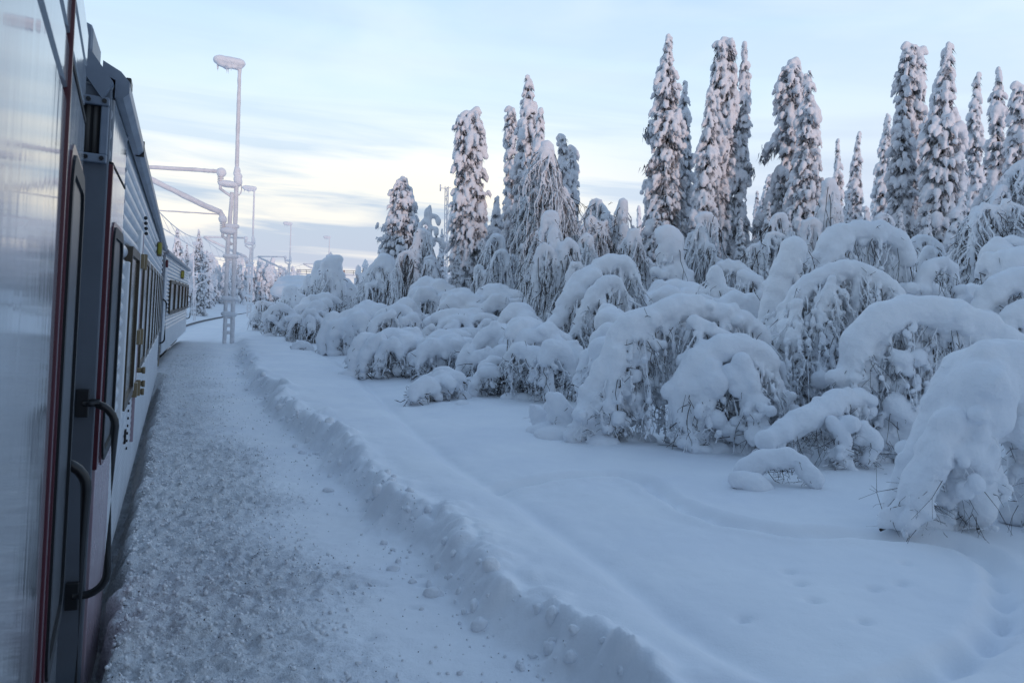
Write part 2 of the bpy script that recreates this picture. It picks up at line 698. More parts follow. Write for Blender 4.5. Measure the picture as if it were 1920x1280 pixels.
# ------------------------------------------------------------------ lines of the place (metres)
OWN_E = P(140, 551, 3.5)[:2]
OWN_ANG = R_(26.05)
OWN_D = np.array([-math.sin(OWN_ANG), math.cos(OWN_ANG)])
C2_N = P(193, 551, 4.32)[:2]
C2_F = P(303, 553, 19.3)[:2]
C3_N = P(307, 553, 20.6)[:2]
C3_F = P(352, 554, 35.0)[:2]
SIDE = np.array([OWN_E - OWN_D * 30, OWN_E, C2_N, C2_F, C3_N, C3_F, (-20.0, 52), (-26.4, 75.6), (-31.0, 105),
                 (-32.4, 131), (-30, 172), (-22, 215), (-5, 260), (30, 320), (120, 420)])
SIDE_S = np.vstack([SIDE[:5], catmull(SIDE[4:], 8)])
BERM = np.array([(2.6, -6.0), (2.0, 0.5), (1.12, 2.9), (.63, 3.9), (.08, 4.75), (-.33, 5.8), (-1.30, 8.2), (-3.35, 12.6),
                 (-6.6, 20.5), (-10.7, 31.8), (-14.2, 42), (-22.6, 75), (-27.2, 105), (-29, 131), (-26, 172), (-18, 215), (0, 258), (36, 318), (126, 418)])
BERM_S = catmull(BERM, 6)
GROOVE = catmull(np.array([(2.9, 1.0), (1.35, 3.8), (.85, 5.0), (.22, 6.84), (-1.2, 10.5), (-4.2, 20.5), (-8.2, 31), (-12, 42)]), 6)
TRAIL = catmull(np.array([G(x, y)[:2] for x, y in ((935, 905), (1050, 895), (1160, 890), (1215, 908), (1265, 942), (1335, 972), (1430, 992),
                                                    (1550, 1000), (1650, 1003), (1790, 1015), (1868, 1050), (1892, 1105), (1882, 1150), (1855, 1205),
                                                    (1760, 1245), (1640, 1275), (1540, 1310))]), 5)
DIPS = [G(x, y) for x, y in ((1525, 1117), (1620, 1155), (1395, 1140), (1700, 1050), (1640, 1097), (1690, 1090), (1500, 1085), (1480, 1060),
                             (1870, 1080), (1905, 1110), (1885, 1140), (1915, 1170), (1880, 1195))]
PRINTS = [G(x, y, 0.0) for x, y in ((688, 1098), (718, 1098), (795, 1098), (785, 1080), (830, 1110), (775, 1140), (690, 1195), (655, 1102))]


def ground_h(XY, fine=True):
    XY = np.atleast_2d(np.asarray(XY, float))
    p3 = np.column_stack([XY, np.zeros(len(XY))])
    x, y = XY[:, 0], XY[:, 1]
    dt, _ = sdist(XY, SIDE_S)
    nb = fbm(p3, .9, 4, 11)
    db, _ = sdist(XY, BERM_S)
    dbn = db + .14 * nb + .06 * vnoise(p3, 5.0, 3)
    dg, _ = sdist(XY, GROOVE)
    h = np.zeros(len(XY))
    field = .20 + .035 * fbm(p3, .35, 3, 7) + .018 * fbm(p3, 1.7, 3, 8) + .005 * fbm(p3, 6.0, 3, 9)
    # platform -> field step with a lumpy thrown-up crest
    st = sstep(-.32, .05, dbn)
    lump = np.clip(.55 + .9 * fbm(p3, 2.2, 4, 21), 0, 1.6)
    crest = (.035 + .085 * lump) * np.exp(-((dbn - .06) / .17) ** 2)
    crest += .055 * np.exp(-((dbn + .05) / .22) ** 2) * np.abs(fbm(p3, 5.5, 4, 61)) 
    crest *= 1 - .55 * sstep(20, 34, y)
    plateau = .05 * sstep(.1, .4, db) * (1 - sstep(-.3, .12, dg)) * (np.abs(dg) < 6)
    groove = -.055 * np.exp(-((dg - .03) / .12) ** 2) - .035 * np.exp(-((dg - .25) / .4) ** 2)
    h = st * field + crest + plateau + groove * st
    # platform: rough sanded strip by the coaches, smoother trodden strip by the bank
    grit = sstep(-.5, -.3, dt) * (1 - sstep(-1.65, -.60, db + .22 * nb)) * (dt > -.6)
    grit *= 1 - sstep(30, 40, y)
    if fine:
        rough = np.abs(fbm(p3, 8.0, 3, 31)) * .045 + np.maximum(fbm(p3, 20.0, 2, 35), 0) * .036
        h = h + grit * rough + (1 - st) * (.012 * fbm(p3, 1.6, 4, 41) + .006 * fbm(p3, 8, 3, 42))
    # foot of the platform: the snow falls away under the coaches
    h = np.where(dt < .5, h - .5 * (1 - np.where(y < 20, sstep(-.16, .06, dt + .07 * vnoise(p3, 5, 9)), sstep(-.85, -.35, dt))), h)
    # trodden trail and single holes
    near = (y < 16) & (x > -2)
    if fine and near.any():
        tr, arc = sdist(XY[near], TRAIL)
        tr = tr + .03 * vnoise(p3[near], 3, 5)
        step = .5 + .5 * np.cos(arc * 2 * np.pi / .42)
        hh = -.06 * np.exp(-(tr / .085) ** 2) - .07 * step * np.exp(-((tr - .04) / .07) ** 2) + .022 * np.exp(-((np.abs(tr) - .17) / .07) ** 2)
        for q in DIPS:
            r2 = ((XY[near] - q[:2]) ** 2).sum(1)
            hh -= .05 * np.exp(-r2 / .045 ** 2)
        h[near] += hh
        for k, q in enumerate(PRINTS):
            d = XY - q[:2]
            r2 = (d[:, 0] / .05) ** 2 + (d[:, 1] / .028) ** 2
            h -= .03 * np.exp(-r2)
    # gentle rise far away
    far = sstep(40, 200, np.hypot(x, y))
    h = h + far * 1.25 + np.where(dt < -4, .9 * (1 - sstep(-11, -4, dt)), 0)
    h = h + np.where(db > 6, .25 * sstep(6, 16, db) + .22 * sstep(6, 14, db) * fbm(p3, .28, 3, 17), 0)
    ground_h.grit = grit
    return h


def gz(x, y):
    return float(ground_h(np.array([[x, y]]), False)[0])


def build_ground():
    def axis(segs):
        out = [segs[0][0]]
        for a, b, s0, s1 in segs:
            v = a
            while v < b:
                t = (v - a) / (b - a)
                v += s0 + (s1 - s0) * t
                out.append(min(v, b))
        return np.unique(np.round(out, 4))
    xs = axis([(-700, -60, 60, 4), (-60, -14, 4, .25), (-14, -4, .25, .05), (-4, 1.2, .022, .022), (1.2, 5.2, .032, .035), (5.2, 14, .05, .3),
               (14, 60, .3, 4), (60, 700, 4, 60)])
    ys = axis([(-60, 0, 6, .3), (0, 2.6, .3, .022), (2.6, 7.5, .022, .03), (7.5, 16, .03, .08), (16, 40, .08, .35), (40, 120, .4, 3), (120, 900, 4, 60)])
    X, Y = np.meshgrid(xs, ys, indexing='ij')
    XY = np.column_stack([X.ravel(), Y.ravel()])
    h = ground_h(XY)
    nx, ny = len(xs), len(ys)
    i = np.arange(nx - 1)[:, None] * ny
    j = np.arange(ny - 1)[None]
    Q = np.stack([i + j, i + ny + j, i + ny + j + 1, i + j + 1], -1).reshape(-1, 4)
    me = mesh_np('snow_ground', np.column_stack([XY, h]), [Q])
    at = me.attributes.new('grit', 'FLOAT', 'POINT')
    at.data.foreach_set('value', ground_h.grit.astype(np.float32))
    o = link('snow_ground', me, M_ground)
    tag(o, 'snow covered ground with sanded platform, ploughed bank and foot trail', None, None, 'structure')
    # unseen hill added behind the viewer to keep low sun off the valley floor
    n, m = 60, 10
    V = []
    for a in np.linspace(R_(85), R_(240), n):
        for k in range(m):
            f = k / (m - 1)
            r = 120 + 130 * f
            z = 16.0 * math.sin(math.pi * f) ** .8 + 1.2 * math.sin(a * 9) * math.sin(math.pi * f)
            V.append((math.sin(a) * r, math.cos(a) * r, z + .4))
    V = np.array(V)
    ii = np.arange(n - 1)[:, None] * m
    jj = np.arange(m - 1)[None]
    Q = np.stack([ii + jj, ii + jj + 1, ii + m + jj + 1, ii + m + jj], -1).reshape(-1, 4)
    o = link('added_shade_hill', mesh_np('added_shade_hill', V, [Q]), M_snow)
    tag(o, 'added unseen snow hill that shades the low ground from the sun', None, None, 'structure')


build_ground()


def scatter_clods():
    rng = np.random.default_rng(5)
    base_v, base_t = ico(1)
    for name, cnt, m, r0, r1, lab in (('snow_crumbs', 26000, M_clod, .003, .017, 'loose snow crumbs scattered over the sanded platform'),
                                      ('grit_specks', 2600, M_grit, .002, .006, 'dark grit specks scattered over the sanded platform snow')):
        XY = []
        while len(XY) < cnt:
            Yv = 2.6 + (rng.random(cnt) ** 1.6) * 24
            u = rng.random(cnt)
            sx = np.interp(Yv, SIDE_S[:, 1], SIDE_S[:, 0]) + .04
            bx = np.interp(Yv, BERM_S[:, 1], BERM_S[:, 0])
            Xv = sx + (bx - sx) * u ** 1.5 * .98
            XY += list(zip(Xv, Yv))
        XY = np.array(XY[:cnt])
        h = ground_h(XY)
        keep = rng.random(cnt) < (.12 + .88 * ground_h.grit)
        XY, h = XY[keep], h[keep]
        n = len(XY)
        r = r0 + (r1 - r0) * rng.random(n) ** 3.2
        sc = r[:, None] * (0.7 + .6 * rng.random((n, 3)))
        V = base_v[None] * sc[:, None, :] * (1 + .25 * rng.standard_normal((n, len(base_v), 1)))
        V = V + np.column_stack([XY, h + r * .35])[:, None, :]
        T = base_t[None] + (np.arange(n) * len(base_v))[:, None, None]
        o = link(name, mesh_np(name, V.reshape(-1, 3), [T.reshape(-1, 3)]), m)
        tag(o, lab, None, None, 'stuff')


scatter_clods()


def bank_chunks():
    rng = np.random.default_rng(12)
    iv, it = ico(2)
    n = 520
    Yv = 2.8 + rng.random(n) ** 1.4 * 26
    bx = np.interp(Yv, BERM_S[:, 1], BERM_S[:, 0])
    XY = np.column_stack([bx + rng.normal(-.22, .13, n), Yv])
    h = ground_h(XY)
    r = .008 + .05 * rng.random(n) ** 4
    V = iv[None] * (r[:, None] * (.7 + .6 * rng.random((n, 3))))[:, None, :]
    jag = np.stack([1 + .35 * fbm(iv + k * 7.3, 1.4, 2, 3) for k in range(40)])
    V = V * jag[rng.integers(0, 40, n)][:, :, None]
    V = V + np.column_stack([XY, h + r * .15])[:, None, :]
    T = it[None] + (np.arange(n) * len(iv))[:, None, None]
    o = link('snow_chunks', mesh_np('snow_chunks', V.reshape(-1, 3), [T.reshape(-1, 3)]), M_snow)
    tag(o, 'broken snow chunks strewn along the ploughed bank', None, None, 'stuff')


bank_chunks()

# ------------------------------------------------------------------ rails
def build_rails():
    line = SIDE_S
    d = np.gradient(line, axis=0)
    d /= np.linalg.norm(d, axis=1, keepdims=True)
    left = np.column_stack([-d[:, 1], d[:, 0]])
    for k, off in enumerate((.80, 2.30)):
        c = line + left * off
        z = ground_h(c, False)
        m = line[:, 1] > -20
        pts = np.column_stack([c, z + .07])[m]
        dd, lf, pp = d[m], left[m], pts
        prof = [(-.035, .09), (.035, .09), (.035, .05), (.012, .04), (.012, -.08), (-.012, -.08), (-.012, .04), (-.035, .05)]
        V = np.concatenate([[pp[i] + np.array([lf[i, 0] * a, lf[i, 1] * a, b]) for a, b in prof] for i in range(len(pp))])
        n = len(prof)
        i = np.arange(len(pp) - 1)[:, None] * n
        j = np.arange(n)[None]
        kk = (j + 1) % n
        Q = np.stack([i + j, i + kk, i + n + kk, i + n + j], -1).reshape(-1, 4)
        o = link('railway_rail', mesh_np('railway_rail', V, [Q], False), M_rail)
        tag(o, ('dark steel rail of the curve nearer the platform' if k == 0 else 'dark steel rail of the curve on the far side of the track'), 'rail', 'rails of the curving track')


build_rails()

# ------------------------------------------------------------------ coaches
CANT = R_(3.0)
ZB = EYE          # local z = height above eye level + ZB


def coach_root(corner, ang, label):
    w = np.array([math.cos(ang) * math.sin(CANT), math.sin(ang) * math.sin(CANT), math.cos(CANT)])
    o = np.array([corner[0], corner[1], EYE]) - w * ZB
    return thing('railway_coach', o, label, 'railway coach', 'coaches of the train', (0, CANT, ang))


def section_extrude(sec, y0, y1):
    sec = np.asarray(sec, float)
    n = len(sec)
    V = np.vstack([np.column_stack([sec[:, 0], np.full(n, y), sec[:, 1]]) for y in (y0, y1)])
    j = np.arange(n)
    k = (j + 1) % n
    Q = np.stack([j, k, n + k, n + j], -1)
    return V, Q, n


def extrude_obj(name, sec, y0, y1, m, parent, smooth=False):
    V, Q, n = section_extrude(sec, y0, y1)
    bm = bmesh.new()
    vs = [bm.verts.new(v) for v in V]
    for q in Q:
        bm.faces.new([vs[i] for i in q])
    bm.faces.new(vs[:n][::-1])
    bm.faces.new(vs[n:])
    bmesh.ops.recalc_face_normals(bm, faces=list(bm.faces))
    me = bpy.data.meshes.new(name)
    bm.to_mesh(me)
    bm.free()
    me.polygons.foreach_set('use_smooth', np.full(len(me.polygons), smooth, bool))
    return link(name, me, m, parent)


def rib_side(z0, z1, pitch, amp, steps=6):
    out = []
    n = max(1, int(round((z1 - z0) / pitch)))
    for i in range(n):
        for s in range(steps):
            t = s / steps
            out.append((-amp + amp * abs(math.sin(math.pi * t)) ** .7, z0 + (i + t) * (z1 - z0) / n))
    out.append((-amp, z1))
    return out


def roof_section(gz0=1.12):
    return [(.0, gz0), (-.10, gz0 + .13), (-.28, gz0 + .27), (-.6, gz0 + .40), (-1.1, gz0 + .49), (-1.5, gz0 + .51), (-1.9, gz0 + .49), (-2.4, gz0 + .40),
            (-2.72, gz0 + .27), (-2.9, gz0 + .13), (-3.0, gz0)]


def rounded_rect(w, h, r, n=5):
    pts = []
    for cx, cz, a0 in ((w / 2 - r, h / 2 - r, 0), (-w / 2 + r, h / 2 - r, 90), (-w / 2 + r, -h / 2 + r, 180), (w / 2 - r, -h / 2 + r, 270)):
        for k in range(n + 1):
            a = R_(a0 + 90 * k / n)
            pts.append((cx + r * math.cos(a), cz + r * math.sin(a)))
    return pts


def side_panel(name, yc, zc, w, h, r, x0, x1, m, parent, inner=None):
    """rounded plate on the coach side (plane y-z), from x0 to x1 outward; inner=(margin) makes it a ring"""
    o = rounded_rect(w, h, r)
    bm = bmesh.new()
    n = len(o)
    f0 = [bm.verts.new((x0, yc + a, zc + b)) for a, b in o]
    f1 = [bm.verts.new((x1, yc + a, zc + b)) for a, b in o]
    for i in range(n):
        k = (i + 1) % n
        bm.faces.new((f0[i], f0[k], f1[k], f1[i]))
    if inner is None:
        bm.faces.new(f1)
        bm.faces.new(f0[::-1])
    else:
        q = rounded_rect(w - 2 * inner, h - 2 * inner, max(r - inner, .01))
        g1 = [bm.verts.new((x1, yc + a, zc + b)) for a, b in q]
        g0 = [bm.verts.new((x0, yc + a, zc + b)) for a, b in q]
        for i in range(n):
            k = (i + 1) % n
            bm.faces.new((f1[i], f1[k], g1[k], g1[i]))
            bm.faces.new((g1[i], g1[k], g0[k], g0[i]))
            bm.faces.new((g0[i], g0[k], f0[k], f0[i]))
    bmesh.ops.recalc_face_normals(bm, faces=list(bm.faces))
    me = bpy.data.meshes.new(name)
    bm.to_mesh(me)
    bm.free()
    return link(name, me, m, parent)


def handrail(parent, x_at, y_at, x_out, z_top, z_bot, rad, plates=True):
    a = Acc()
    pts = [(x_at, y_at, z_top + .0), ((x_at + x_out) / 2, y_at, z_top + .005)]
    R = min(.12, abs(x_out - x_at) * .9)
    for k in range(0, 7):
        t = R_(90 - 15 * k)
        pts.append((x_out - R + R * math.cos(t), y_at, z_top - R + R * math.sin(t)))
    pts.append((x_out, y_at, (z_top + z_bot) / 2))
    for k in range(0, 7):
        t = R_(-15 * k)
        pts.append((x_out - R + R * math.cos(t), y_at, z_bot + R + R * math.sin(t)))
    pts.append((x_at, y_at, z_bot))
    a.tube(pts, rad, 10)
    h = a.build('handrail', M_black, parent)
    if plates:
        for z in (z_top, z_bot):
            b = Acc()
            b.box(x_at - .035, x_at + .03, y_at - .012, y_at + .02, z - .075, z + .075)
            b.build('mounting_plate', M_black, h, False, .006)
    return h


def bogie(parent, y):
    a = Acc()
    a.box(-2.6, -.35, y - 1.5, y + 1.5, .12, .32)
    a.box(-.5, -.3, y - 1.6, y + 1.6, .05, .25)
    b = a.build('bogie', M_iron, parent, False, .03)
    for dy in (-1.25, 1.25):
        for x in (-2.25, -.75):
            w = Acc()
            w.tube([(x - .06, y + dy, .02), (x + .06, y + dy, .02)], .45, 24)
            w.build('wheel', M_iron, b, False)


def body_common(root, L, y0, ribs, m_side, gutter=True, z_bot=-1.55, roof_m=None):
    roof_m = roof_m or (M_coach if not ribs else M_gutter)
    z = lambda w: ZB + w
    if ribs:
        right = [(0, z(z_bot))] + rib_side(z(z_bot) + .05, z(-.95), .06, .006, 4) + rib_side(z(-.90), z(1.02), .105, .032) + [(0, z(1.12))]
    else:
        right = [(-.02, z(z_bot)), (0, z(-1.2)), (0, z(.60))]
        for w in (.63, .80, .97):
            right += [(0, z(w - .022)), (-.018, z(w - .014)), (-.018, z(w + .014)), (0, z(w + .022))]
        right += [(0, z(1.12))]
    sec = right + [(-3.0, z(1.12)), (-3.0, z(z_bot))]
    body = extrude_obj('body', sec, y0, L, m_side, root)
    rs = [(a, z(b)) for a, b in roof_section()]
    roof = extrude_obj('roof', rs, y0 + .02, L - .02, roof_m, root)
    if gutter:
        g = [(.045, z(1.06)), (.075, z(1.09)), (.075, z(1.15)), (.03, z(1.20)), (-.06, z(1.245)), (-.06, z(1.18)), (.005, z(1.15)), (.005, z(1.06))]
        extrude_obj('gutter', g, y0, L, M_gutter, root)
    return body, roof


def own_coach():
    ang = OWN_ANG
    L = 22.0
    root = coach_root(OWN_E - OWN_D * L, ang, 'nearest silver coach with smooth glossy side, dark red door edges and dark door window')
    z = lambda w: ZB + w
    body_common(root, L, 0, False, M_coach, gutter=False, z_bot=-2.05)
    # door leaf at the far end
    a = Acc()
    a.box(-.05, .006, L - 1.04, L - .005, z(-2.02), z(.735))
    d = a.build('door', M_coach, root, False, .004)
    b = Acc()
    b.box(-.03, .011, L - 1.07, L - 1.045, z(-2.02), z(1.10))
    b.build('red_trim', M_red, root, False, .003)
    c = Acc()
    c.box(-.03, .009, L - 1.04, L + .004, z(.742), z(.765))
    c.build('door_head_seal', M_dark, root, False, .003)
    side_panel('window_gasket', L - .46, z(-.45), .88, 1.88, .16, .0, .022, M_rubber, d, inner=.07)
    side_panel('door_glass', L - .46, z(-.45), .80, 1.80, .12, .0, .011, M_glassdoor, d)
    side_panel('red_gasket_rim', L - .46, z(-.45), .95, 1.95, .19, .0, .013, M_red, d, inner=.045)
    e = Acc()
    e.box(.0, .012, L - 1.0, L - .95, z(-1.70), z(-1.58))
    e.build('door_latch', M_rubber, d, False, .003)
    # end wall, set back
    f = Acc()
    f.box(-2.9, -.05, L + .005, L + .06, z(-2.02), z(1.0))
    f.build('end_wall', M_endwall, root, False, .01)
    handrail(root, -.05, L + .07, .085, z(-.76), z(-2.4), .024, False)
    bogie(root, 3.0)
    bogie(root, 18.6)
    return root


def second_coach(zb=-1.95):
    d = C2_F - C2_N
    L = float(np.linalg.norm(d))
    ang = math.atan2(-d[0], d[1])
    root = coach_root(C2_N, ang, 'middle ribbed silver coach with brown windows, slate gutter and grey end wall')
    z = lambda w: ZB + w
    body_common(root, L, 0, True, M_ribs, z_bot=zb)
    # near end wall, grey, with a louvred opening and a thick rim under the roof
    a = Acc()
    a.box(-2.95, -.005, -.045, -.004, z(-2.35), z(1.10))
    ew = a.build('end_wall', M_endwall, root, False, .008)
    rs = roof_section()
    rim = [(p[0], z(p[1])) for p in rs] + [(p[0] * .97 - .045, z(p[1] - .10)) for p in rs[::-1]]
    extrude_obj('roof_rim', rim, -.09, .02, M_gutter, root)
    b = Acc()
    for k in range(16):
        x = -.075 - k * .035
        b.tube([(x, -.052, z(.74)), (x, -.052, z(.985))], .012, 6)
    b.build('louvre', M_louver, ew, True)
    b = Acc()
    b.box(-.66, -.03, -.05, -.046, z(.73), z(.99))
    b.build('louvre_recess', M_dark, ew, False)
    for zz0, zz1 in ((.99, 1.035), (.69, .735)):
        b = Acc()
        b.box(-.70, -.012, -.085, -.047, z(zz0), z(zz1))
        fr = b.build('louvre_frame', M_gutter, ew, False, .006)
        for k in range(8):
            c = Acc()
            c.tube([(-.035 - .075 * k, -.095, z((zz0 + zz1) / 2)), (-.035 - .075 * k, -.08, z((zz0 + zz1) / 2))], .012, 8)
            c.build('bolt', M_black, fr, False)
    b = Acc()
    b.box(-.05, -.012, -.075, -.047, z(.735), z(.99))
    b.build('louvre_frame', M_gutter, ew, False, .006)
    handrail(root, -.06, -.09, .10, z(-.585), z(-1.62), .021)
    # door with window
    a = Acc()
    a.box(-.06, .010, .02, 1.12, z(-.96), z(.70))
    dr = a.build('door', M_coach, root, False, .004)
    a = Acc()
    a.box(-.06, .010, -.003, 1.12, z(-2.35), z(-.962))
    lp = a.build('lower_door_panel', M_pink, root, False, .004)
    a = Acc()
    a.box(-.04, .007, .02, 1.12, z(.715), z(1.05))
    a.build('header_panel', M_coach, root, False, .004)
    a = Acc()
    a.box(-.02, .014, .02, 1.12, z(.702), z(.714))
    a.build('door_head_seal', M_dark, root, False)
    a = Acc()
    a.box(-.05, .016, -.004, .05, z(-.96), z(.70))
    a.build('red_trim', M_red, root, False, .004)
    side_panel('red_gasket_rim', .62, z(-.29), .88, 1.42, .17, .0, .017, M_red, dr, inner=.04)
    side_panel('window_gasket', .62, z(-.29), .82, 1.36, .15, .0, .028, M_rubber, dr, inner=.06)
    side_panel('door_glass', .62, z(-.29), .74, 1.28, .12, .0, .014, M_glassdoor, dr)
    # plugs that close the rib ends
    for k in range(15):
        a = Acc()
        zz = -.42 + k * .105
        a.blob((.0, 1.16, z(zz)), .026, k, 2, .1, (.5, 1.1, 1.0))
        a.build('rib_plug', M_gutter, root)
    # tall single window beside the door
    u0, u1 = 2.02, 3.35
    side_panel('window', (u0 + u1) / 2, z(-.27), u1 - u0, 1.30, .07, -.02, .034, M_bronze, root, inner=.07)
    w = root.children[-1]
    side_panel('pane', (u0 + u1) / 2, z(-.27), u1 - u0 - .1, 1.22, .05, -.02, .012, M_glass, w)
    a = Acc()
    a.box(-.03, .024, u0 - .16, u0 - .05, z(-.95), z(.25))
    a.build('window_surround', M_white, root, False, .008)
    # hinged panel joint with brass fittings
    a = Acc()
    a.box(-.03, .02, 3.62, 4.05, z(-.94), z(.62))
    a.build('pillar_panel', M_white, root, False, .006)
    a = Acc()
    a.box(-.03, .026, 4.07, 4.11, z(-1.5), z(.62))
    a.build('panel_seam', M_pink, root, False, .004)
    for zz in (.33, -.42, -.94):
        a = Acc()
        a.box(.0, .05, 3.78, 3.98, z(zz - .07), z(zz + .07))
        a.tube([(.05, 4.02, z(zz - .08)), (.05, 4.02, z(zz + .08))], .022, 8)
        a.build('brass_hinge', M_gold, root, False, .004)
    for k, (yy, zz) in enumerate(((4.25, -.78), (4.35, -.93), (4.22, -1.0))):
        a = Acc()
        a.tube([(.0, yy, z(zz)), (.07, yy, z(zz))], .028, 10)
        a.tube([(.07, yy, z(zz)), (.10, yy, z(zz))], .036, 10)
        a.build('brass_lock', M_gold, root)
    for k in range(7):
        a = Acc()
        a.box(.0, .012, 3.3, 3.335, z(-1.02 - .07 * k), z(-1.0 - .07 * k))
        a.build('drain_slot', M_dark, root, False)
    a = Acc()
    a.box(.0, .014, 2.9, 3.0, z(-1.32), z(-1.20))
    a.build('drain_cover', M_dark, root, False)
    # band of windows
    e0, e1 = 4.75, L - .75
    nwin = 7
    wd = (e1 - e0) / nwin
    for k in range(nwin):
        yc = e0 + (k + .5) * wd
        side_panel('window', yc, z(-.21), wd - .10, 1.24, .06, -.02, .024, M_bronze, root, inner=.06)
        wn = root.children[-1]
        side_panel('pane', yc, z(-.21), wd - .18, 1.16, .05, -.02, .010, M_glass, wn)
        a = Acc()
        a.box(-.03, .03, yc + wd / 2 - .032, yc + wd / 2 + .032, z(-.86), z(.42))
        a.build('window_post', M_white, root, False, .005)
    # marker lamp and row of black studs above the windows
    a = Acc()
    a.box(.0, .08, 9.9, 10.15, z(.66), z(.90))
    lamp = a.build('marker_lamp', M_gold, root, False, .02)
    a = Acc()
    a.box(.012, .075, 9.84, 9.91, z(.69), z(.88))
    a.build('lamp_lens', M_yellow, lamp, False, .02)
    for k in range(4):
        a = Acc()
        a.blob((.02, 4.35 + k * .12, z(.80 - .045 * k)), .02, k, 2, .1)
        a.build('stud', M_black, root)
    # far end
    a = Acc()
    a.box(-2.9, -.02, L - .02, L + .04, z(-1.5), z(1.08))
    a.build('end_wall', M_endwall, root, False, .01)
    a = Acc()
    a.box(-.04, .016, L - .55, L + .01, z(-1.54), z(.95))
    a.build('end_door', M_endwall, root, False, .006)
    handrail(root, .0, L - .25, .12, z(-.10), z(-1.15), .02, False)
    a = Acc()
    a.box(-.10, .02, L - .1, L + .5, z(-1.72), z(-1.25))
    a.build('footboard', M_gold, root, False, .01)
    bogie(root, 3.2)
    bogie(root, L - 3.2)
    # rooftop boxes
    a = Acc()
    a.box(-.32, -.12, .05, .55, z(1.28), z(1.45))
    a.build('roof_vent', M_gutter, root, False, .03)
    a = Acc()
    a.box(.05, .078, .06, .20, z(1.14), z(1.19))
    a.build('gutter_bracket', M_black, root, False, .006)
    a = Acc()
    a.box(.02, .08, 1.9, 1.92, z(1.05), z(1.17))
    a.build('gutter_clip', M_black, root, False, .004)
    return root


def _u(n, d, px):
    m = (px - 960) / FPX
    return (n[0] - n[1] * m) / (d[1] * m - d[0])


def third_coach():
    d = C3_F - C3_N
    L = float(np.linalg.norm(d))
    ang = math.atan2(-d[0], d[1])
    root = coach_root(C3_N, ang, 'farthest ribbed silver coach with five brown windows, where the track bends away')
    z = lambda w: ZB + w
    dd = d / L
    body_common(root, L, 0, True, M_ribs, roof_m=M_ribs)
    a = Acc()
    a.box(-2.95, -.005, -.05, -.004, z(-1.5), z(1.1))
    a.build('end_wall', M_endwall, root, False, .01)
    a = Acc()
    a.box(-.04, .012, .05, .75, z(-1.5), z(.85))
    a.build('end_door', M_ribs, root, False, .006)
    a = Acc()
    a.box(.0, .06, .02, .22, z(.72), z(.92))
    a.build('red_tail_lamp', M_red, root, False, .02)
    e0, e1 = _u(C3_N, dd, 316), L - .35
    nw = 5
    wd = (e1 - e0) / nw
    for k in range(nw):
        yc = e0 + (k + .5) * wd
        side_panel('window', yc, z(-.05), wd - .12, .98, .07, -.02, .045, M_bronze, root, inner=.09)
        wn = root.children[-1]
        side_panel('pane', yc, z(-.05), wd - .2, .9, .05, -.02, .01, M_glass, wn)
        a = Acc()
        a.box(-.03, .034, yc + wd / 2 - .03, yc + wd / 2 + .03, z(-.56), z(.47))
        a.build('window_post', M_gold, root, False, .005)
    ul = _u(C3_N, dd, 337)
    a = Acc()
    a.box(.0, .1, ul - .35, ul + .05, z(.60), z(.90))
    lamp = a.build('marker_lamp', M_gold, root, False, .02)
    a = Acc()
    a.box(.01, .11, ul - .5, ul - .34, z(.64), z(.86))
    a.build('lamp_lens', M_yellow, lamp, False, .02)
    handrail(root, .0, L - .1, .14, z(-.02), z(-1.0), .022, False)
    for yy, zz in ((1.2, .0), (6.0, .0), (9.5, .0), (12.5, .0)):
        a = Acc()
        a.box(-.9, -.25, yy, yy + 1.2, .12, .47)
        a.build('underframe_box', M_iron, root, False, .03)
    bogie(root, 2.8)
    bogie(root, L - 2.6)
    a = Acc()
    a.box(-.9, -.3, 3.5, 5.5, z(1.42), z(1.58))
    a.build('roof_vent', M_gutter, root, False, .04)
    # snow lying on the roof
    f = Field(2.6, 9)
    rg = random.Random(4)
    yy = .3
    while yy < L - .2:
        for x in (-.75, -1.1, -1.5, -2.1, -2.6):
            f.ball((x, yy, z(1.40 + .14 * (1 - abs(x + 1.5) / 1.5))), .13 * rg.uniform(.8, 1.2), (1.6, 1.8, .6))
        yy += .35
    link('roof_snow', f.mesh('roof_snow', .09, .02, 3), M_snow, root)
    return root


own_coach()
second_coach()
third_coach()

# ------------------------------------------------------------------ vegetation
def hang_curve(start, L, out, rng, n=7):
    t = np.linspace(0, 1, n)
    p = np.empty((n, 3))
    sw = np.cumsum(rng.normal(0, .042 * math.sqrt(max(L, .05)), (n, 2)), axis=0)
    sw -= sw[0]
    p[:, 0] = start[0] + out[0] * (1 - (1 - t) ** 2) + sw[:, 0]
    p[:, 1] = start[1] + out[1] * (1 - (1 - t) ** 2) + sw[:, 1]
    p[:, 2] = start[2] - L * t ** 1.15
    return p


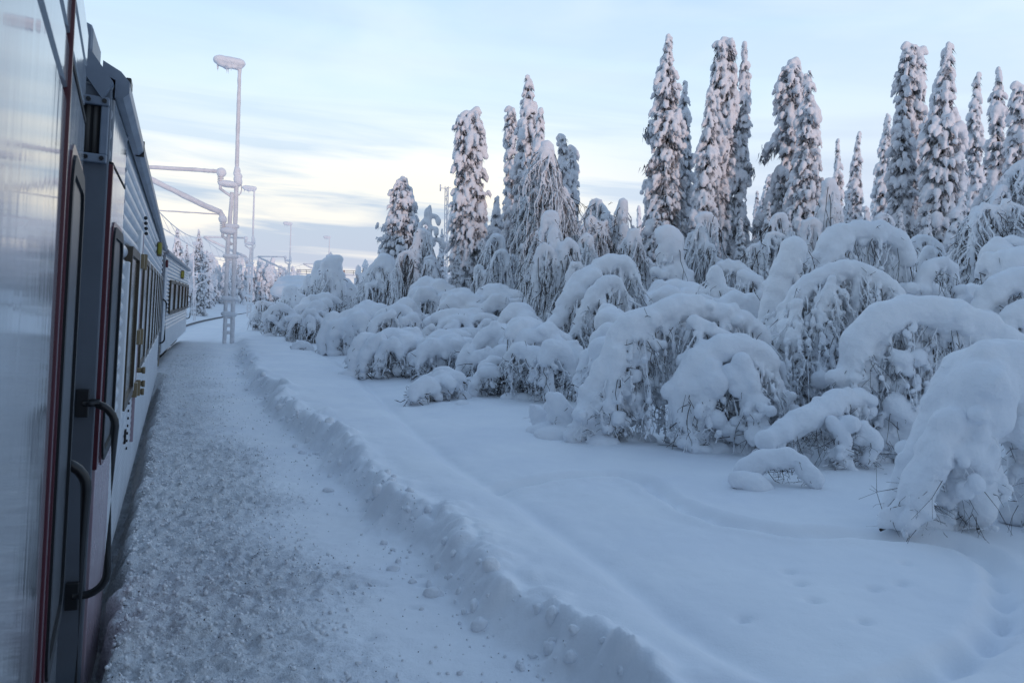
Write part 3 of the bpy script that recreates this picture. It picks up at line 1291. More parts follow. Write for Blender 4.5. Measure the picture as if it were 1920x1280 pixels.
def bent(name, label, cat, arcs, vox=.025, seed=0, strands=26, spread=.35, lump=.5, pads=6, dark=.18, reach=(.35, 1.0), twig_r=.007,
         base_lumps=6, group='snow bent birches beside the platform', noise=.02, soft=7.0, strand_r=(.02, .045), extra=(), knobs=9, knob=(.28, .55)):
    """a sapling bent to the ground by snow: arcs = [(world points, radii)], hung with rimed twigs"""
    rng = np.random.default_rng(seed + 100)
    rr = random.Random(seed)
    allp = np.vstack([a[0] for a in arcs])
    c = allp.mean(0)
    zg = gz(c[0], c[1]) - .02
    org = np.array([c[0], c[1], zg])
    F = Field(soft, 22)
    tw, dk, st = Acc(), Acc(), Acc()
    starts = []
    for pts, rad in arcs:
        p = catmull(pts, 6)
        r = np.interp(np.linspace(0, 1, len(p)), np.linspace(0, 1, len(rad)), rad)
        F.chain(p - org, r, .6, rr, .16)
        st.tube(p - org - np.column_stack([np.zeros(len(p)), np.zeros(len(p)), r * .75]), np.linspace(.035, .012, len(p)), 6)
        seg = np.linalg.norm(np.diff(p, axis=0), axis=1)
        cum = np.concatenate([[0], np.cumsum(seg)])
        L = cum[-1]
        for k in range(int(L * strands)):
            s = rng.random() * L
            q = np.array([np.interp(s, cum, p[:, j]) for j in range(3)])
            rq = np.interp(s, cum, r)
            starts.append((q, rq))
        # knobs of caught snow round the limb
        for k in range(int(L * knobs)):
            s = rng.random() * L
            q = np.array([np.interp(s, cum, p[:, j]) for j in range(3)])
            rq = np.interp(s, cum, r)
            d = rng.normal(0, 1, 3)
            d /= np.linalg.norm(d) + 1e-6
            F.ball(q - org + d * rq * rng.uniform(.7, 1.05), rq * rng.uniform(*knob), (1, 1, rng.uniform(.8, 1.2)))
        for k in range(int(L * 3)):
            s = rng.random() * L
            q = np.array([np.interp(s, cum, p[:, j]) for j in range(3)])
            rq = np.interp(s, cum, r)
            d = rng.normal(0, 1, 3) * np.array([1, 1, .6]) - np.array([0, 0, .35])
            d /= np.linalg.norm(d) + 1e-6
            e = q - org + d * rq * .8
            ln = rng.uniform(.05, .18) + rq * .35
            f2 = e + d * ln * .6 + rng.normal(0, .03, 3)
            g2 = f2 + d * ln * .4 - np.array([0, 0, .05])
            (dk if rng.random() < .45 else tw).tube([e, f2, g2], [twig_r * .8, twig_r * .6, twig_r * .3], 4, False)
            dk.tube([f2, f2 + rng.normal(0, .05, 3)], twig_r * .4, 3, False)
        # tangle of dark forked twigs under the limb
        for k in range(int(L * 11)):
            s = rng.random() * L
            q = np.array([np.interp(s, cum, p[:, j]) for j in range(3)])
            h = max(q[2] - zg, .1)
            e = q - org + np.array([rng.normal(0, spread * .45), rng.normal(0, spread * .45), -np.interp(s, cum, r) * .7 - h * .75 * rng.random() ** 1.3])
            d = rng.normal(0, 1, 3) - np.array([0, 0, .8])
            d /= np.linalg.norm(d) + 1e-6
            ln = rng.uniform(.10, .34)
            m1 = e + d * ln * .5
            m2 = m1 + (d + rng.normal(0, .4, 3)) * ln * .5
            dk.tube([e, m1, m2], [twig_r * .8, twig_r * .6, twig_r * .3], 4, False)
            dk.tube([m1, m1 + (d + rng.normal(0, .6, 3)) * ln * .45], twig_r * .4, 3, False)
        # scallops under the limb
        for k in range(int(L * 5)):
            s = rng.random() * L
            q = np.array([np.interp(s, cum, p[:, j]) for j in range(3)])
            rq = np.interp(s, cum, r)
            F.ball(q - org + rng.normal(0, .45, 3) * rq - np.array([0, 0, .5 * rq]), rq * rng.uniform(.35, .65))
    pad_at = []
    for q, rq in starts:
        h = q[2] - zg
        if h < .12:
            continue
        s = q.copy()
        ang = rng.random() * 2 * np.pi
        s[:2] += np.array([math.cos(ang), math.sin(ang)]) * rq * .7 * rng.random()
        s[2] -= rq * rng.uniform(-.1, .6)
        o = np.array([math.cos(ang), math.sin(ang)]) * spread * rng.random() ** 1.2 * min(1, h)
        L = (s[2] - zg) * rng.uniform(*reach)
        p = hang_curve(s, L, o, rng, 8) - org
        if rng.random() < dark:
            dk.tube(p, np.linspace(twig_r * .8, twig_r * .3, 8), 4, False)
            for k in range(3):
                i = rng.integers(1, 6)
                dk.tube(hang_curve(p[i], .22 * h * rng.uniform(.3, 1), rng.normal(0, .10, 2), rng, 4), twig_r * .4, 3, False)
            continue
        tw.tube(p, np.linspace(twig_r * 1.5, twig_r * .8, 8) * rng.uniform(.8, 1.5), 4, False)
        for k in range(rng.integers(3, 7)):
            i = rng.integers(1, 7)
            tw.tube(hang_curve(p[i], L * rng.uniform(.06, .22), rng.normal(0, .07, 2), rng, 4), twig_r * rng.uniform(.7, 1.3), 3, False)
        if rng.random() < lump:
            t0 = 0.0
            while t0 < 1:
                i = t0 * 7
                a = int(min(i, 6))
                q2 = p[a] + (p[a + 1] - p[a]) * (i - a)
                rb = rng.uniform(*strand_r) * (1.15 - .55 * t0)
                F.ball(q2 + rng.normal(0, .012, 3), rb, (1, 1, 1.25))
                t0 += (rb * rng.uniform(1.0, 1.9)) / max(L, .1)
                if rng.random() < .12:
                    t0 += .12
        if rng.random() < .5:
            pad_at.append(p[rng.integers(2, 7)])
    rng.shuffle(pad_at)
    pad_s = 1 + max(0, (c[1] - 10)) * .02
    for q in pad_at[:pads * 4]:
        rb = (.035 + .10 * rng.random() ** 2) * pad_s
        for k in range(3):
            F.ball(q + rng.normal(0, .5, 3) * rb, rb * rng.uniform(.6, 1), (1.05, 1.05, .9))
    span = allp.max(0) - allp.min(0)
    for k in range(base_lumps):
        q = np.array([rng.uniform(allp[:, 0].min(), allp[:, 0].max()), c[1] + rng.normal(0, .2) * max(span[1], .4), 0.0])
        q[2] = zg + .02
        F.ball(q - org, rng.uniform(.10, .20), (1.3, 1.2, .75))
    for q, rb, sc in extra:
        F.ball(np.asarray(q) - org, rb, sc)
    root = thing(name, org, label, cat, group)
    link('snow_cover', F.mesh('snow_cover', vox, noise, 5.0, -.35, .009 + vox * .12), M_snow, root)
    if tw.n:
        tw.build('rimed_twigs', M_frost, root)
    if dk.n:
        dk.build('bare_twigs', M_twig, root)
    st.build('stem', M_bark, root)
    return root


def arc(spec, Y, dY=0.0):
    n = len(spec)
    pts = [P(s[0], s[1], Y + dY * (i / (n - 1) - .5) + (s[3] if len(s) > 3 else 0)) for i, s in enumerate(spec)]
    return (np.array(pts), [s[2] for s in spec])


B = 'snow_bent_birch'
# the near row, from the right edge leftwards
bent(B, 'broad smooth snow hood over a birch, nearest at the right edge, dark hollow below', 'bent birch',
     [arc([(2070, 930, .26), (2010, 800, .27), (1960, 730, .25), (1900, 700, .24), (1835, 700, .24), (1785, 760, .20), (1740, 840, .16), (1700, 910, .12), (1665, 975, .07)], 6.7, .3),
      arc([(1850, 720, .22), (1815, 790, .23), (1815, 870, .20), (1830, 940, .15), (1835, 975, .10)], 6.45),
      arc([(1900, 740, .2), (1930, 830, .20), (1950, 890, .15), (1930, 950, .10)], 6.7),
      arc([(1780, 790, .12), (1720, 900, .10), (1690, 960, .06), (1650, 985, .05)], 6.35),
      arc([(1760, 850, .10), (1730, 930, .08), (1700, 985, .06)], 6.25)],
     .02, 1, 16, .25, .55, 22, .26, strand_r=(.03, .06), base_lumps=4, twig_r=.0034)
bent(B, 'arched birch with a thick snow roll and hanging dark twigs, behind the nearest hood', 'bent birch',
     [arc([(1605, 805, .14), (1598, 740, .17), (1602, 680, .16), (1625, 625, .19), (1680, 588, .17), (1740, 584, .17), (1800, 596, .18), (1860, 622, .16), (1915, 665, .14), (1965, 730, .11)], 9.5, -.3),
      arc([(1700, 610, .09), (1720, 690, .08), (1740, 760, .08), (1730, 830, .07)], 9.7),
      arc([(1680, 760, .13), (1710, 800, .14), (1700, 850, .1)], 9.3)],
     .024, 2, 52, .35, .60, 26, .24, twig_r=.005)
bent(B, 'low birch trunk lying aslant under a long snow log by the thick arch', 'fallen birch',
     [arc([(1432, 828, .10), (1480, 805, .12), (1530, 775, .13), (1575, 752, .12), (1625, 742, .08)], 8.9, .6),
      arc([(1560, 790, .06), (1585, 830, .08), (1560, 860, .05)], 8.7), arc([(1620, 800, .08), (1640, 835, .10), (1625, 860, .06)], 8.8)],
     .022, 3, 40, .2, .5, 6, .3, base_lumps=3, twig_r=.0045)
bent(B, 'weeping birch with a dense curtain of white rimed twigs hanging to a point', 'weeping birch',
     [arc([(1462, 690, .10), (1466, 620, .12), (1490, 560, .12), (1540, 515, .12), (1590, 503, .12), (1640, 520, .11), (1680, 548, .09), (1705, 590, .07)], 11.2, -.4),
      arc([(1495, 570, .08), (1480, 650, .09), (1478, 720, .08), (1488, 772, .05)], 10.9),
      arc([(1560, 525, .07), (1530, 600, .07), (1515, 690, .07), (1510, 750, .05)], 11.0),
      arc([(1610, 520, .06), (1600, 600, .06), (1590, 680, .06)], 11.1)],
     .026, 4, 78, .5, .72, 10, .10, strand_r=(.018, .042), reach=(.4, .95), base_lumps=4)
bent(B, 'round dome of snow pads on a bent birch, between two arched birches', 'bent birch',
     [arc([(1282, 800, .10), (1285, 730, .17), (1310, 680, .18), (1355, 655, .17), (1400, 655, .16), (1435, 680, .13), (1455, 740, .09)], 9.9, .2),
      arc([(1330, 690, .13), (1320, 750, .12), (1300, 815, .07)], 9.7), arc([(1390, 680, .12), (1405, 730, .13), (1420, 790, .10)], 9.6)],
     .024, 5, 46, .25, .60, 40, .2, extra=[(P(1425, 800, 9.5), .12, (1, 1, 1)), (P(1420, 750, 9.5), .10, (1.4, 1, .8)), (P(1340, 720, 9.6), .15, (1, 1, 1.1)), (P(1345, 785, 9.6), .10, (1, 1, 1)), (P(1310, 770, 9.55), .09, (.8, 1, 1.2))])
bent(B, 'wide arched birch like a snowy cave mouth, long limb rising from its left foot', 'bent birch',
     [arc([(1072, 830, .08), (1100, 775, .13), (1130, 710, .16), (1160, 650, .18), (1195, 605, .18), (1240, 585, .16), (1295, 575, .15), (1350, 588, .14), (1400, 605, .12), (1440, 635, .08)], 10.5, .5),
      arc([(1160, 660, .10), (1150, 730, .10), (1135, 790, .09), (1120, 830, .07)], 10.2),
      arc([(1210, 610, .09), (1200, 680, .07), (1190, 750, .06)], 10.4),
      arc([(1300, 600, .07), (1330, 620, .10), (1380, 640, .07)], 10.2)],
     .025, 6, 60, .35, .60, 30, .24, extra=[(P(1190, 705, 10.2), .10, (1, 1, .9)), (P(1195, 745, 10.2), .08, (1, 1, 1)), (P(1140, 760, 10.1), .09, (1, 1, 1.2))])
bent('snow_mound', 'three rounded snow mounds at the left foot of the cave-like arched birch', 'snow mound',
     [arc([(1065, 815, .10), (1055, 770, .14), (1040, 745, .12)], 10.8), arc([(1030, 815, .09), (1010, 780, .13), (1000, 765, .11)], 11.2), arc([(1085, 825, .08), (1070, 805, .09)], 10.4)],
     .03, 7, 10, .1, .3, 2, .5, group='snow mounds on the field')
bent('snow_mound', 'low snow mound with a dark twiggy hole in its side, alone by the trail', 'snow mound',
     [arc([(1392, 905, .13), (1402, 880, .14), (1432, 862, .11), (1470, 858, .085), (1502, 872, .09), (1530, 900, .09)], 8.0, -.25), arc([(1380, 900, .09), (1420, 905, .1), (1445, 918, .06)], 7.8)],
     .02, 8, 30, .08, .3, 0, .75, base_lumps=0, group='snow mounds on the field', twig_r=.005)
bent(B, 'tall snow pillar with a round head beside a high arched bough', 'bent birch',
     [arc([(1440, 640, .15), (1445, 590, .18), (1462, 530, .19), (1485, 480, .20), (1500, 462, .22)], 13.0),
      arc([(1535, 480, .14), (1565, 445, .16), (1610, 432, .16), (1655, 437, .16), (1690, 455, .15), (1705, 490, .12)], 13.3),
      arc([(1640, 470, .14), (1680, 510, .17), (1730, 540, .15), (1770, 560, .10)], 13.5),
      arc([(1590, 450, .1), (1560, 480, .12), (1540, 520, .1)], 13.2)],
     .03, 9, 30, .35, .5, 8, .4)
bent(B, 'rounded snow dome showing behind the cave-like arch, smooth and bright', 'bent birch',
     [arc([(1330, 640, .16), (1345, 590, .19), (1380, 565, .19), (1415, 580, .17), (1440, 625, .12)], 14.5, .4), arc([(1430, 600, .12), (1450, 570, .15), (1470, 590, .1)], 15.0)],
     .035, 10, 16, .3, .4, 3, .3)
bent(B, 'small drooping birch top with a snow cap, right of the high arched bough', 'bent birch',
     [arc([(1735, 600, .10), (1728, 540, .12), (1745, 500, .12), (1775, 495, .10), (1795, 530, .07)], 13.0), arc([(1790, 600, .14), (1800, 560, .17), (1835, 550, .15), (1860, 590, .1)], 13.6)],
     .03, 11, 26, .2, .5, 4, .4)
bent(B, 'lumpy snow covered birch at the right edge, above the nearest hood', 'bent birch',
     [arc([(1830, 620, .13), (1845, 570, .17), (1880, 535, .18), (1930, 525, .18), (1980, 560, .15)], 12.2), arc([(1870, 640, .1), (1900, 590, .14), (1950, 580, .14)], 11.8)],
     .03, 12, 30, .3, .5, 10, .35)


def auto_arch(label, pxl, pxr, pt, pb, Y, thick, seed, flip=False, name=B, cat='bent birch', sub=2, **kw):
    """a bent birch whose outline is given by its span and height"""
    rr = random.Random(seed)
    w, h = pxr - pxl, pb - pt
    tm = thick * Y / FPX * .5 * .80
    w, h, pt = pxr - pxl, pb - pt - thick * .3, pt + thick * .3
    base = [(.02, 1.0, .6), (.08, .62, .9), (.22, .28, 1.05), (.42, .06, 1.05), (.62, .04, 1.0), (.80, .20, .9), (.93, .45, .7), (1.0, .72, .45)]
    alt = [[(.05, 1.0, .7), (.0, .6, 1.0), (.08, .25, 1.1), (.28, .0, 1.05), (.55, .12, .95), (.72, .42, .85), (.80, .75, .6), (.82, 1.0, .4)],
           [(.30, 1.0, .7), (.25, .55, .9), (.30, .18, 1.0), (.50, .02, 1.1), (.68, .16, 1.0), (.82, .30, .8), (.98, .38, .7), (1.02, .62, .4)],
           [(.0, .9, .6), (.15, .70, .9), (.35, .35, 1.15), (.60, .10, 1.0), (.80, .03, .9), (.93, .18, .8), (.98, .55, .6), (.96, .95, .4)]]
    out = []
    for k in range(sub):
        s = 1.0 if k == 0 else rr.uniform(.45, .75)
        ox = 0 if k == 0 else rr.uniform(0, 1 - s)
        oy = 0 if k == 0 else rr.uniform(.18, .5)
        sp = []
        if k or rr.random() < .65:
            base = rr.choice(alt)
        for a, b, r in base:
            a2 = ox + a * s
            if flip != (k % 2 == 1 and rr.random() < .5):
                a2 = ox + s - a * s
            px = pxl + a2 * w + rr.uniform(-.03, .03) * w
            py = pt + thick * .42 + (oy + b * (1 - oy)) * (h - thick * .42) + rr.uniform(-.03, .03) * h
            sp.append((px, py, tm * r * (1 if k == 0 else .75) * rr.uniform(.9, 1.15)))
        out.append(arc(sp, Y - .35 * min(k, 3) + rr.uniform(-.2, .2), rr.uniform(-1.6, 1.6)))
    kw.setdefault('vox', max(.03, Y * .0021))
    kw.setdefault('twig_r', .004 + Y * .00042)
    kw.setdefault('strand_r', (.015 + Y * .0005, .03 + Y * .0009))
    return bent(name, label, cat, out, seed=seed, **kw)


def heap(label, pxl, pxr, pt, pb, Y, thick, seed, n=6, flip=False, name=B, cat='bent birch', **kw):
    """several low limbs pressed down side by side, each ending in a drooping snow nose"""
    rr = random.Random(seed)
    pt += thick * .3
    w, h = pxr - pxl, pb - pt
    out = []
    n += 3
    kw.setdefault('lump', .35)
    kw.setdefault('dark', .25)
    nf = n // 2
    for k in range(n):
        f = (k + .5) / n
        x0 = pxl + w * min(1.0, max(.3, rr.uniform(.45, 1.0) - .15 * f))
        y0 = pt + h * (.08 + .62 * f * rr.uniform(.6, 1.1))
        ln = w * rr.uniform(.26, .48) * (1 - .15 * f)
        dr = min(h * rr.uniform(.30, .55), pb - y0)
        if k >= n - nf:                       # the front limbs drape down to the ground side by side
            j = k - (n - nf)
            x0 = pxl + w * (.12 + .95 * (((j * 3) % nf) + .6) / nf)
            y0 = pt + h * rr.uniform(.30, .62)
            ln = w / nf * rr.uniform(.8, 1.5)
            dr = (pb - y0) * rr.uniform(.9, 1.05)
        rad = thick * Y / FPX * .5 * rr.uniform(.45, .85)
        sp = []
        for a, b, r in ((-.25, .35, .6), (0, .04, .95), (.3, -.06, 1.1), (.6, .10, 1.05), (.85, .45, .9), (1.0, .95, .55)):
            px = x0 - a * ln if not flip else pxl + pxr - (x0 - a * ln)
            sp.append((px + rr.uniform(-.02, .02) * w, y0 + b * dr + rr.uniform(-.03, .03) * h, rad * r * rr.uniform(.85, 1.15)))
        out.append(arc(sp, Y + .5 - 1.1 * f, rr.uniform(-.6, .6)))
    kw.setdefault('vox', max(.03, Y * .0021))
    kw.setdefault('twig_r', .004 + Y * .00036)
    kw.setdefault('strand_r', (.015 + Y * .0005, .03 + Y * .0009))
    kw.setdefault('strands', 20)
    kw.setdefault('spread', .2)
    kw.setdefault('knobs', 7)
    kw.setdefault('knob', (.3, .7))
    return bent(name, label, cat, out, seed=seed, **kw)


def pillar(label, pxl, pxr, pt, pb, Y, thick, seed, n=5, flip=False, name=B, cat='bent birch', **kw):
    """an upright young birch choked with snow: ragged vertical sleeves with small hooked tips"""
    rr = random.Random(seed)
    w, h = pxr - pxl, pb - pt
    out = []
    for k in range(n):
        x0 = pxl + w * (.5 if k == 0 else rr.uniform(.08, .92))
        t0 = pt if k == 0 else pt + h * min(.75, rr.uniform(.03, .25) + 1.0 * abs((x0 - pxl) / w - .5))
        rad = thick * Y / FPX * .5 * (1 if k == 0 else rr.uniform(.5, .85))
        s = rr.choice((-1, 1))
        hook = w * rr.uniform(.12, .3) * s
        sp = [(x0 - hook * .3, pb, rad * 1.0), (x0 - hook * .4, pb + (t0 - pb) * .4, rad * rr.uniform(.7, 1.2)), (x0 - hook * .2, pb + (t0 - pb) * .75, rad * rr.uniform(.6, 1.0)),
              (x0, t0 + thick * .4, rad * rr.uniform(.7, 1.0)), (x0 + hook * .6, t0 + thick * .5, rad * .7), (x0 + hook, t0 + thick * 1.2 + .06 * h, rad * .45)]
        out.append(arc(sp, Y + rr.uniform(-.6, .6), 0))
    kw.setdefault('vox', max(.03, Y * .0021))
    kw.setdefault('twig_r', .004 + Y * .00042)
    kw.setdefault('strand_r', (.015 + Y * .0005, .03 + Y * .0009))
    kw.setdefault('strands', 26)
    kw.setdefault('spread', .45)
    kw.setdefault('knobs', 14)
    kw.setdefault('knob', (.35, .8))
    return bent(name, label, cat, out, seed=seed, **kw)


MID = [
    ('frosted arched birch rising above the low mounds, mid field', 1020, 1195, 458, 640, 18.5, 34, 21, dict(strands=48, spread=.5, lump=.6, sub=3, dark=.1)),
    ('snow dome at the right foot of the frosted mid field arch', 1130, 1215, 560, 680, 16.0, 44, 22, dict(form=heap, n=4, flip=True)),
    ('slumped birch with knobbly snow limbs left of the cave-like arch', 960, 1100, 585, 715, 15.0, 38, 23, dict(form=heap, flip=True, n=6)),
    ('broad low birch with heavy snow limbs in the middle of the field row', 850, 1010, 588, 712, 17.0, 40, 24, dict(form=heap, n=7)),
    ('low clump of snow lumps farthest out on the open field', 772, 890, 688, 750, 14.6, 30, 25, dict(form=heap, n=4)),
    ('long low birch under smooth snow pillows, front of the field row', 655, 800, 600, 705, 19.0, 40, 26, dict(form=heap, n=7)),
    ('humped birch with a small dark gap, second in the front of the field row', 770, 890, 610, 690, 18.5, 42, 27, dict(form=heap, n=5)),
    ('rounded birch dome under the dark double spruce', 830, 1000, 525, 620, 25.0, 36, 28, dict(form=heap, n=6, flip=True)),
    ('rimed drooping birch dome with a striped curtain of twigs, left of the rounded dome', 715, 800, 552, 640, 25.5, 30, 29, dict(strands=40, spread=.5, dark=.3)),
    ('snow covered sapling heap sloping to the path, left end of the field row', 600, 730, 555, 668, 26.0, 36, 30, dict(form=heap, n=8)),
    ('white mound of snow between the sapling heap and the rounded dome', 760, 860, 515, 590, 29.0, 30, 31, dict(form=heap, n=5)),
    ('rimed arch with a dark lattice of twigs beside the masts', 500, 575, 562, 625, 37.0, 18, 32, dict(strands=40, dark=.4)),
    ('thin drooping birch by the path at the foot of the second mast', 478, 540, 556, 605, 42.0, 12, 33, dict(strands=40, dark=.2, flip=True)),
    ('knotted arch of birch boughs with a hanging lump, left of the sapling heap', 545, 625, 560, 640, 33.0, 20, 34, dict(form=heap, n=5, dark=.4, strands=40)),
    ('pale birch dome close behind the knotted arch', 560, 650, 545, 600, 41.0, 22, 35, dict(form=heap, n=4)),
    ('hooked birch bent like a walking cane, alone against the low sky', 668, 745, 468, 575, 38.0, 26, 36, dict(strands=44, spread=.8, dark=.15, flip=True)),
    ('bushy rimed birch crown left of the cane-like birch', 590, 660, 480, 575, 44.0, 24, 37, dict(form=pillar, n=7)),
    ('low round rimed birch at the left end, before the snowy roof', 570, 625, 488, 545, 50.0, 18, 38, dict(form=pillar, n=6)),
    ('thick white sleeve of snow hanging from a birch, below the tallest pointed spruce', 1222, 1292, 425, 560, 23.0, 46, 39, dict(form=pillar, n=3)),
    ('drooping rimed birch between the tallest spruces and the snow pillar', 1340, 1440, 476, 575, 22.0, 28, 40, dict(strands=44, spread=.6, dark=.2, flip=True)),
    ('snow heap at the foot of the tallest pointed spruce', 1195, 1330, 520, 610, 20.0, 40, 41, dict(form=heap, n=6)),
    ('dead weeping birch with grey drooping boughs, under the thick spruce on the right', 1700, 1800, 432, 560, 21.0, 20, 42, dict(strands=60, spread=.8, lump=.35, dark=.4, sub=3)),
    ('tall weeping birch white with rime at the right edge', 1810, 1945, 285, 560, 19.0, 18, 43, dict(strands=50, spread=.6, lump=.65, dark=.2, sub=12, knobs=16, reach=(.12, .45), pads=16)),
    ('snow heap in front of the white weeping birch at the right edge', 1840, 1960, 430, 560, 16.0, 40, 44, dict(form=heap, n=6, flip=True)),
    ('small snow capped birch clump, under the pair of side-armed spruces', 1512, 1590, 335, 470, 26.0, 24, 45, dict(form=pillar, n=6)),
    ('lacy rimed birch crown right of the needle-pointed spruce', 1085, 1150, 360, 520, 30.0, 11, 46, dict(strands=56, spread=.6, lump=.6, dark=.2, sub=9, knobs=14, reach=(.12, .5), pads=12)),
    ('curl-topped snowy birch between two lacy crowns', 1140, 1192, 374, 520, 29.0, 18, 47, dict(form=pillar, n=4)),
    ('big lacy birch white with rime in front of the needle-pointed spruce', 970, 1075, 268, 530, 27.0, 15, 48, dict(form=pillar, n=13, strands=44, spread=.7, lump=.65, dark=.2, knobs=16, reach=(.10, .42), pads=16)),
    ('lumpy snow birch at the foot of the big lacy birch', 985, 1085, 395, 560, 22.5, 24, 49, dict(form=pillar, n=7)),
    ('wide rimed birch tangle left of the double dark spruce', 735, 835, 430, 560, 33.0, 14, 50, dict(form=pillar, n=9)),
    ('rimed birch thicket right of the double dark spruce', 890, 985, 440, 570, 30.0, 15, 51, dict(form=pillar, n=8)),
    ('low heap of snowed twigs spilling forward at the right foot of the round dome', 1440, 1500, 770, 850, 9.6, 30, 71, dict(form=heap, n=2, strands=30)),
    ('tangled rimed birch behind the round dome, dark inside', 1390, 1480, 600, 740, 11.6, 34, 72, dict(strands=50, dark=.3, sub=4, pads=14)),
    ('snowed birch slumped between the wide cave-like arch and the frosted arch', 1090, 1190, 600, 740, 13.0, 42, 73, dict(form=heap, n=5, strands=26)),
    ('small clumped birch before the broad low birch, its twigs dark beneath', 900, 990, 655, 722, 15.8, 26, 74, dict(form=heap, n=3, strands=30, dark=.4)),
    ('jumbled snow limbs between the slumped birch and the broad low birch', 930, 1050, 560, 690, 18.5, 36, 75, dict(form=heap, n=6, flip=True, strands=26)),
    ('long sagging snow limb in the second row, before the dark double spruce', 780, 960, 570, 660, 21.5, 30, 76, dict(form=heap, n=7, strands=24)),
    ('rimed birch fan in the second row behind the smooth snow pillows', 690, 790, 560, 650, 22.5, 24, 77, dict(strands=50, sub=5, dark=.25)),
    ('snow choked birch between the thick sleeve and the tall snow pillar', 1290, 1400, 500, 620, 17.0, 26, 78, dict(form=pillar, n=7)),
    ('dense rimed thicket below the side-boughed spruce', 1400, 1540, 400, 540, 23.0, 14, 79, dict(form=pillar, n=10, strands=34)),
    ('rimed thicket right of the small snow capped clump, under the thin spruces', 1580, 1720, 400, 520, 25.0, 13, 80, dict(form=pillar, n=10, strands=34)),
    ('mixed rimed birch screen under the slender dark spruce', 1780, 1880, 400, 560, 22.0, 14, 81, dict(form=pillar, n=9, strands=34)),
    ('small lopsided rimed birch by the hut', 515, 585, 535, 600, 47.0, 16, 82, dict(form=pillar, n=6, strands=34)),
    ('white rimed sapling group between the hut and the bushy crown', 560, 640, 505, 570, 52.0, 16, 83, dict(form=pillar, n=8, strands=30)),
    ('rimed thicket between the tallest pointed and the flat-topped spruces', 1260, 1370, 400, 560, 26.0, 14, 84, dict(form=pillar, n=9, strands=34)),
    ('rimed thicket between the two closest slim blunt spruces and the wide gap', 1060, 1150, 440, 560, 26.5, 13, 85, dict(form=pillar, n=9, strands=36)),
    ('rimed thicket between the thick sleeve and the frosted arch', 1130, 1240, 430, 580, 25.0, 16, 52, dict(form=pillar, n=8)),
]
for lab, a, b, c, d, Y, th, sd, kw in MID:
    kw = dict(kw)
    kw.pop('form', auto_arch)(lab, a, b, c, d, Y, th, sd, **kw)
bent('snow_stump', 'small snow capped stump with a dark gap, alone beside the path', 'stump',
     [arc([(552, 672, .13), (553, 655, .16), (565, 648, .18), (580, 652, .15), (586, 668, .08)], 26.5)], .04, 60, 30, .1, .2, 0, .8, base_lumps=0, group='snow mounds on the field', twig_r=.014)


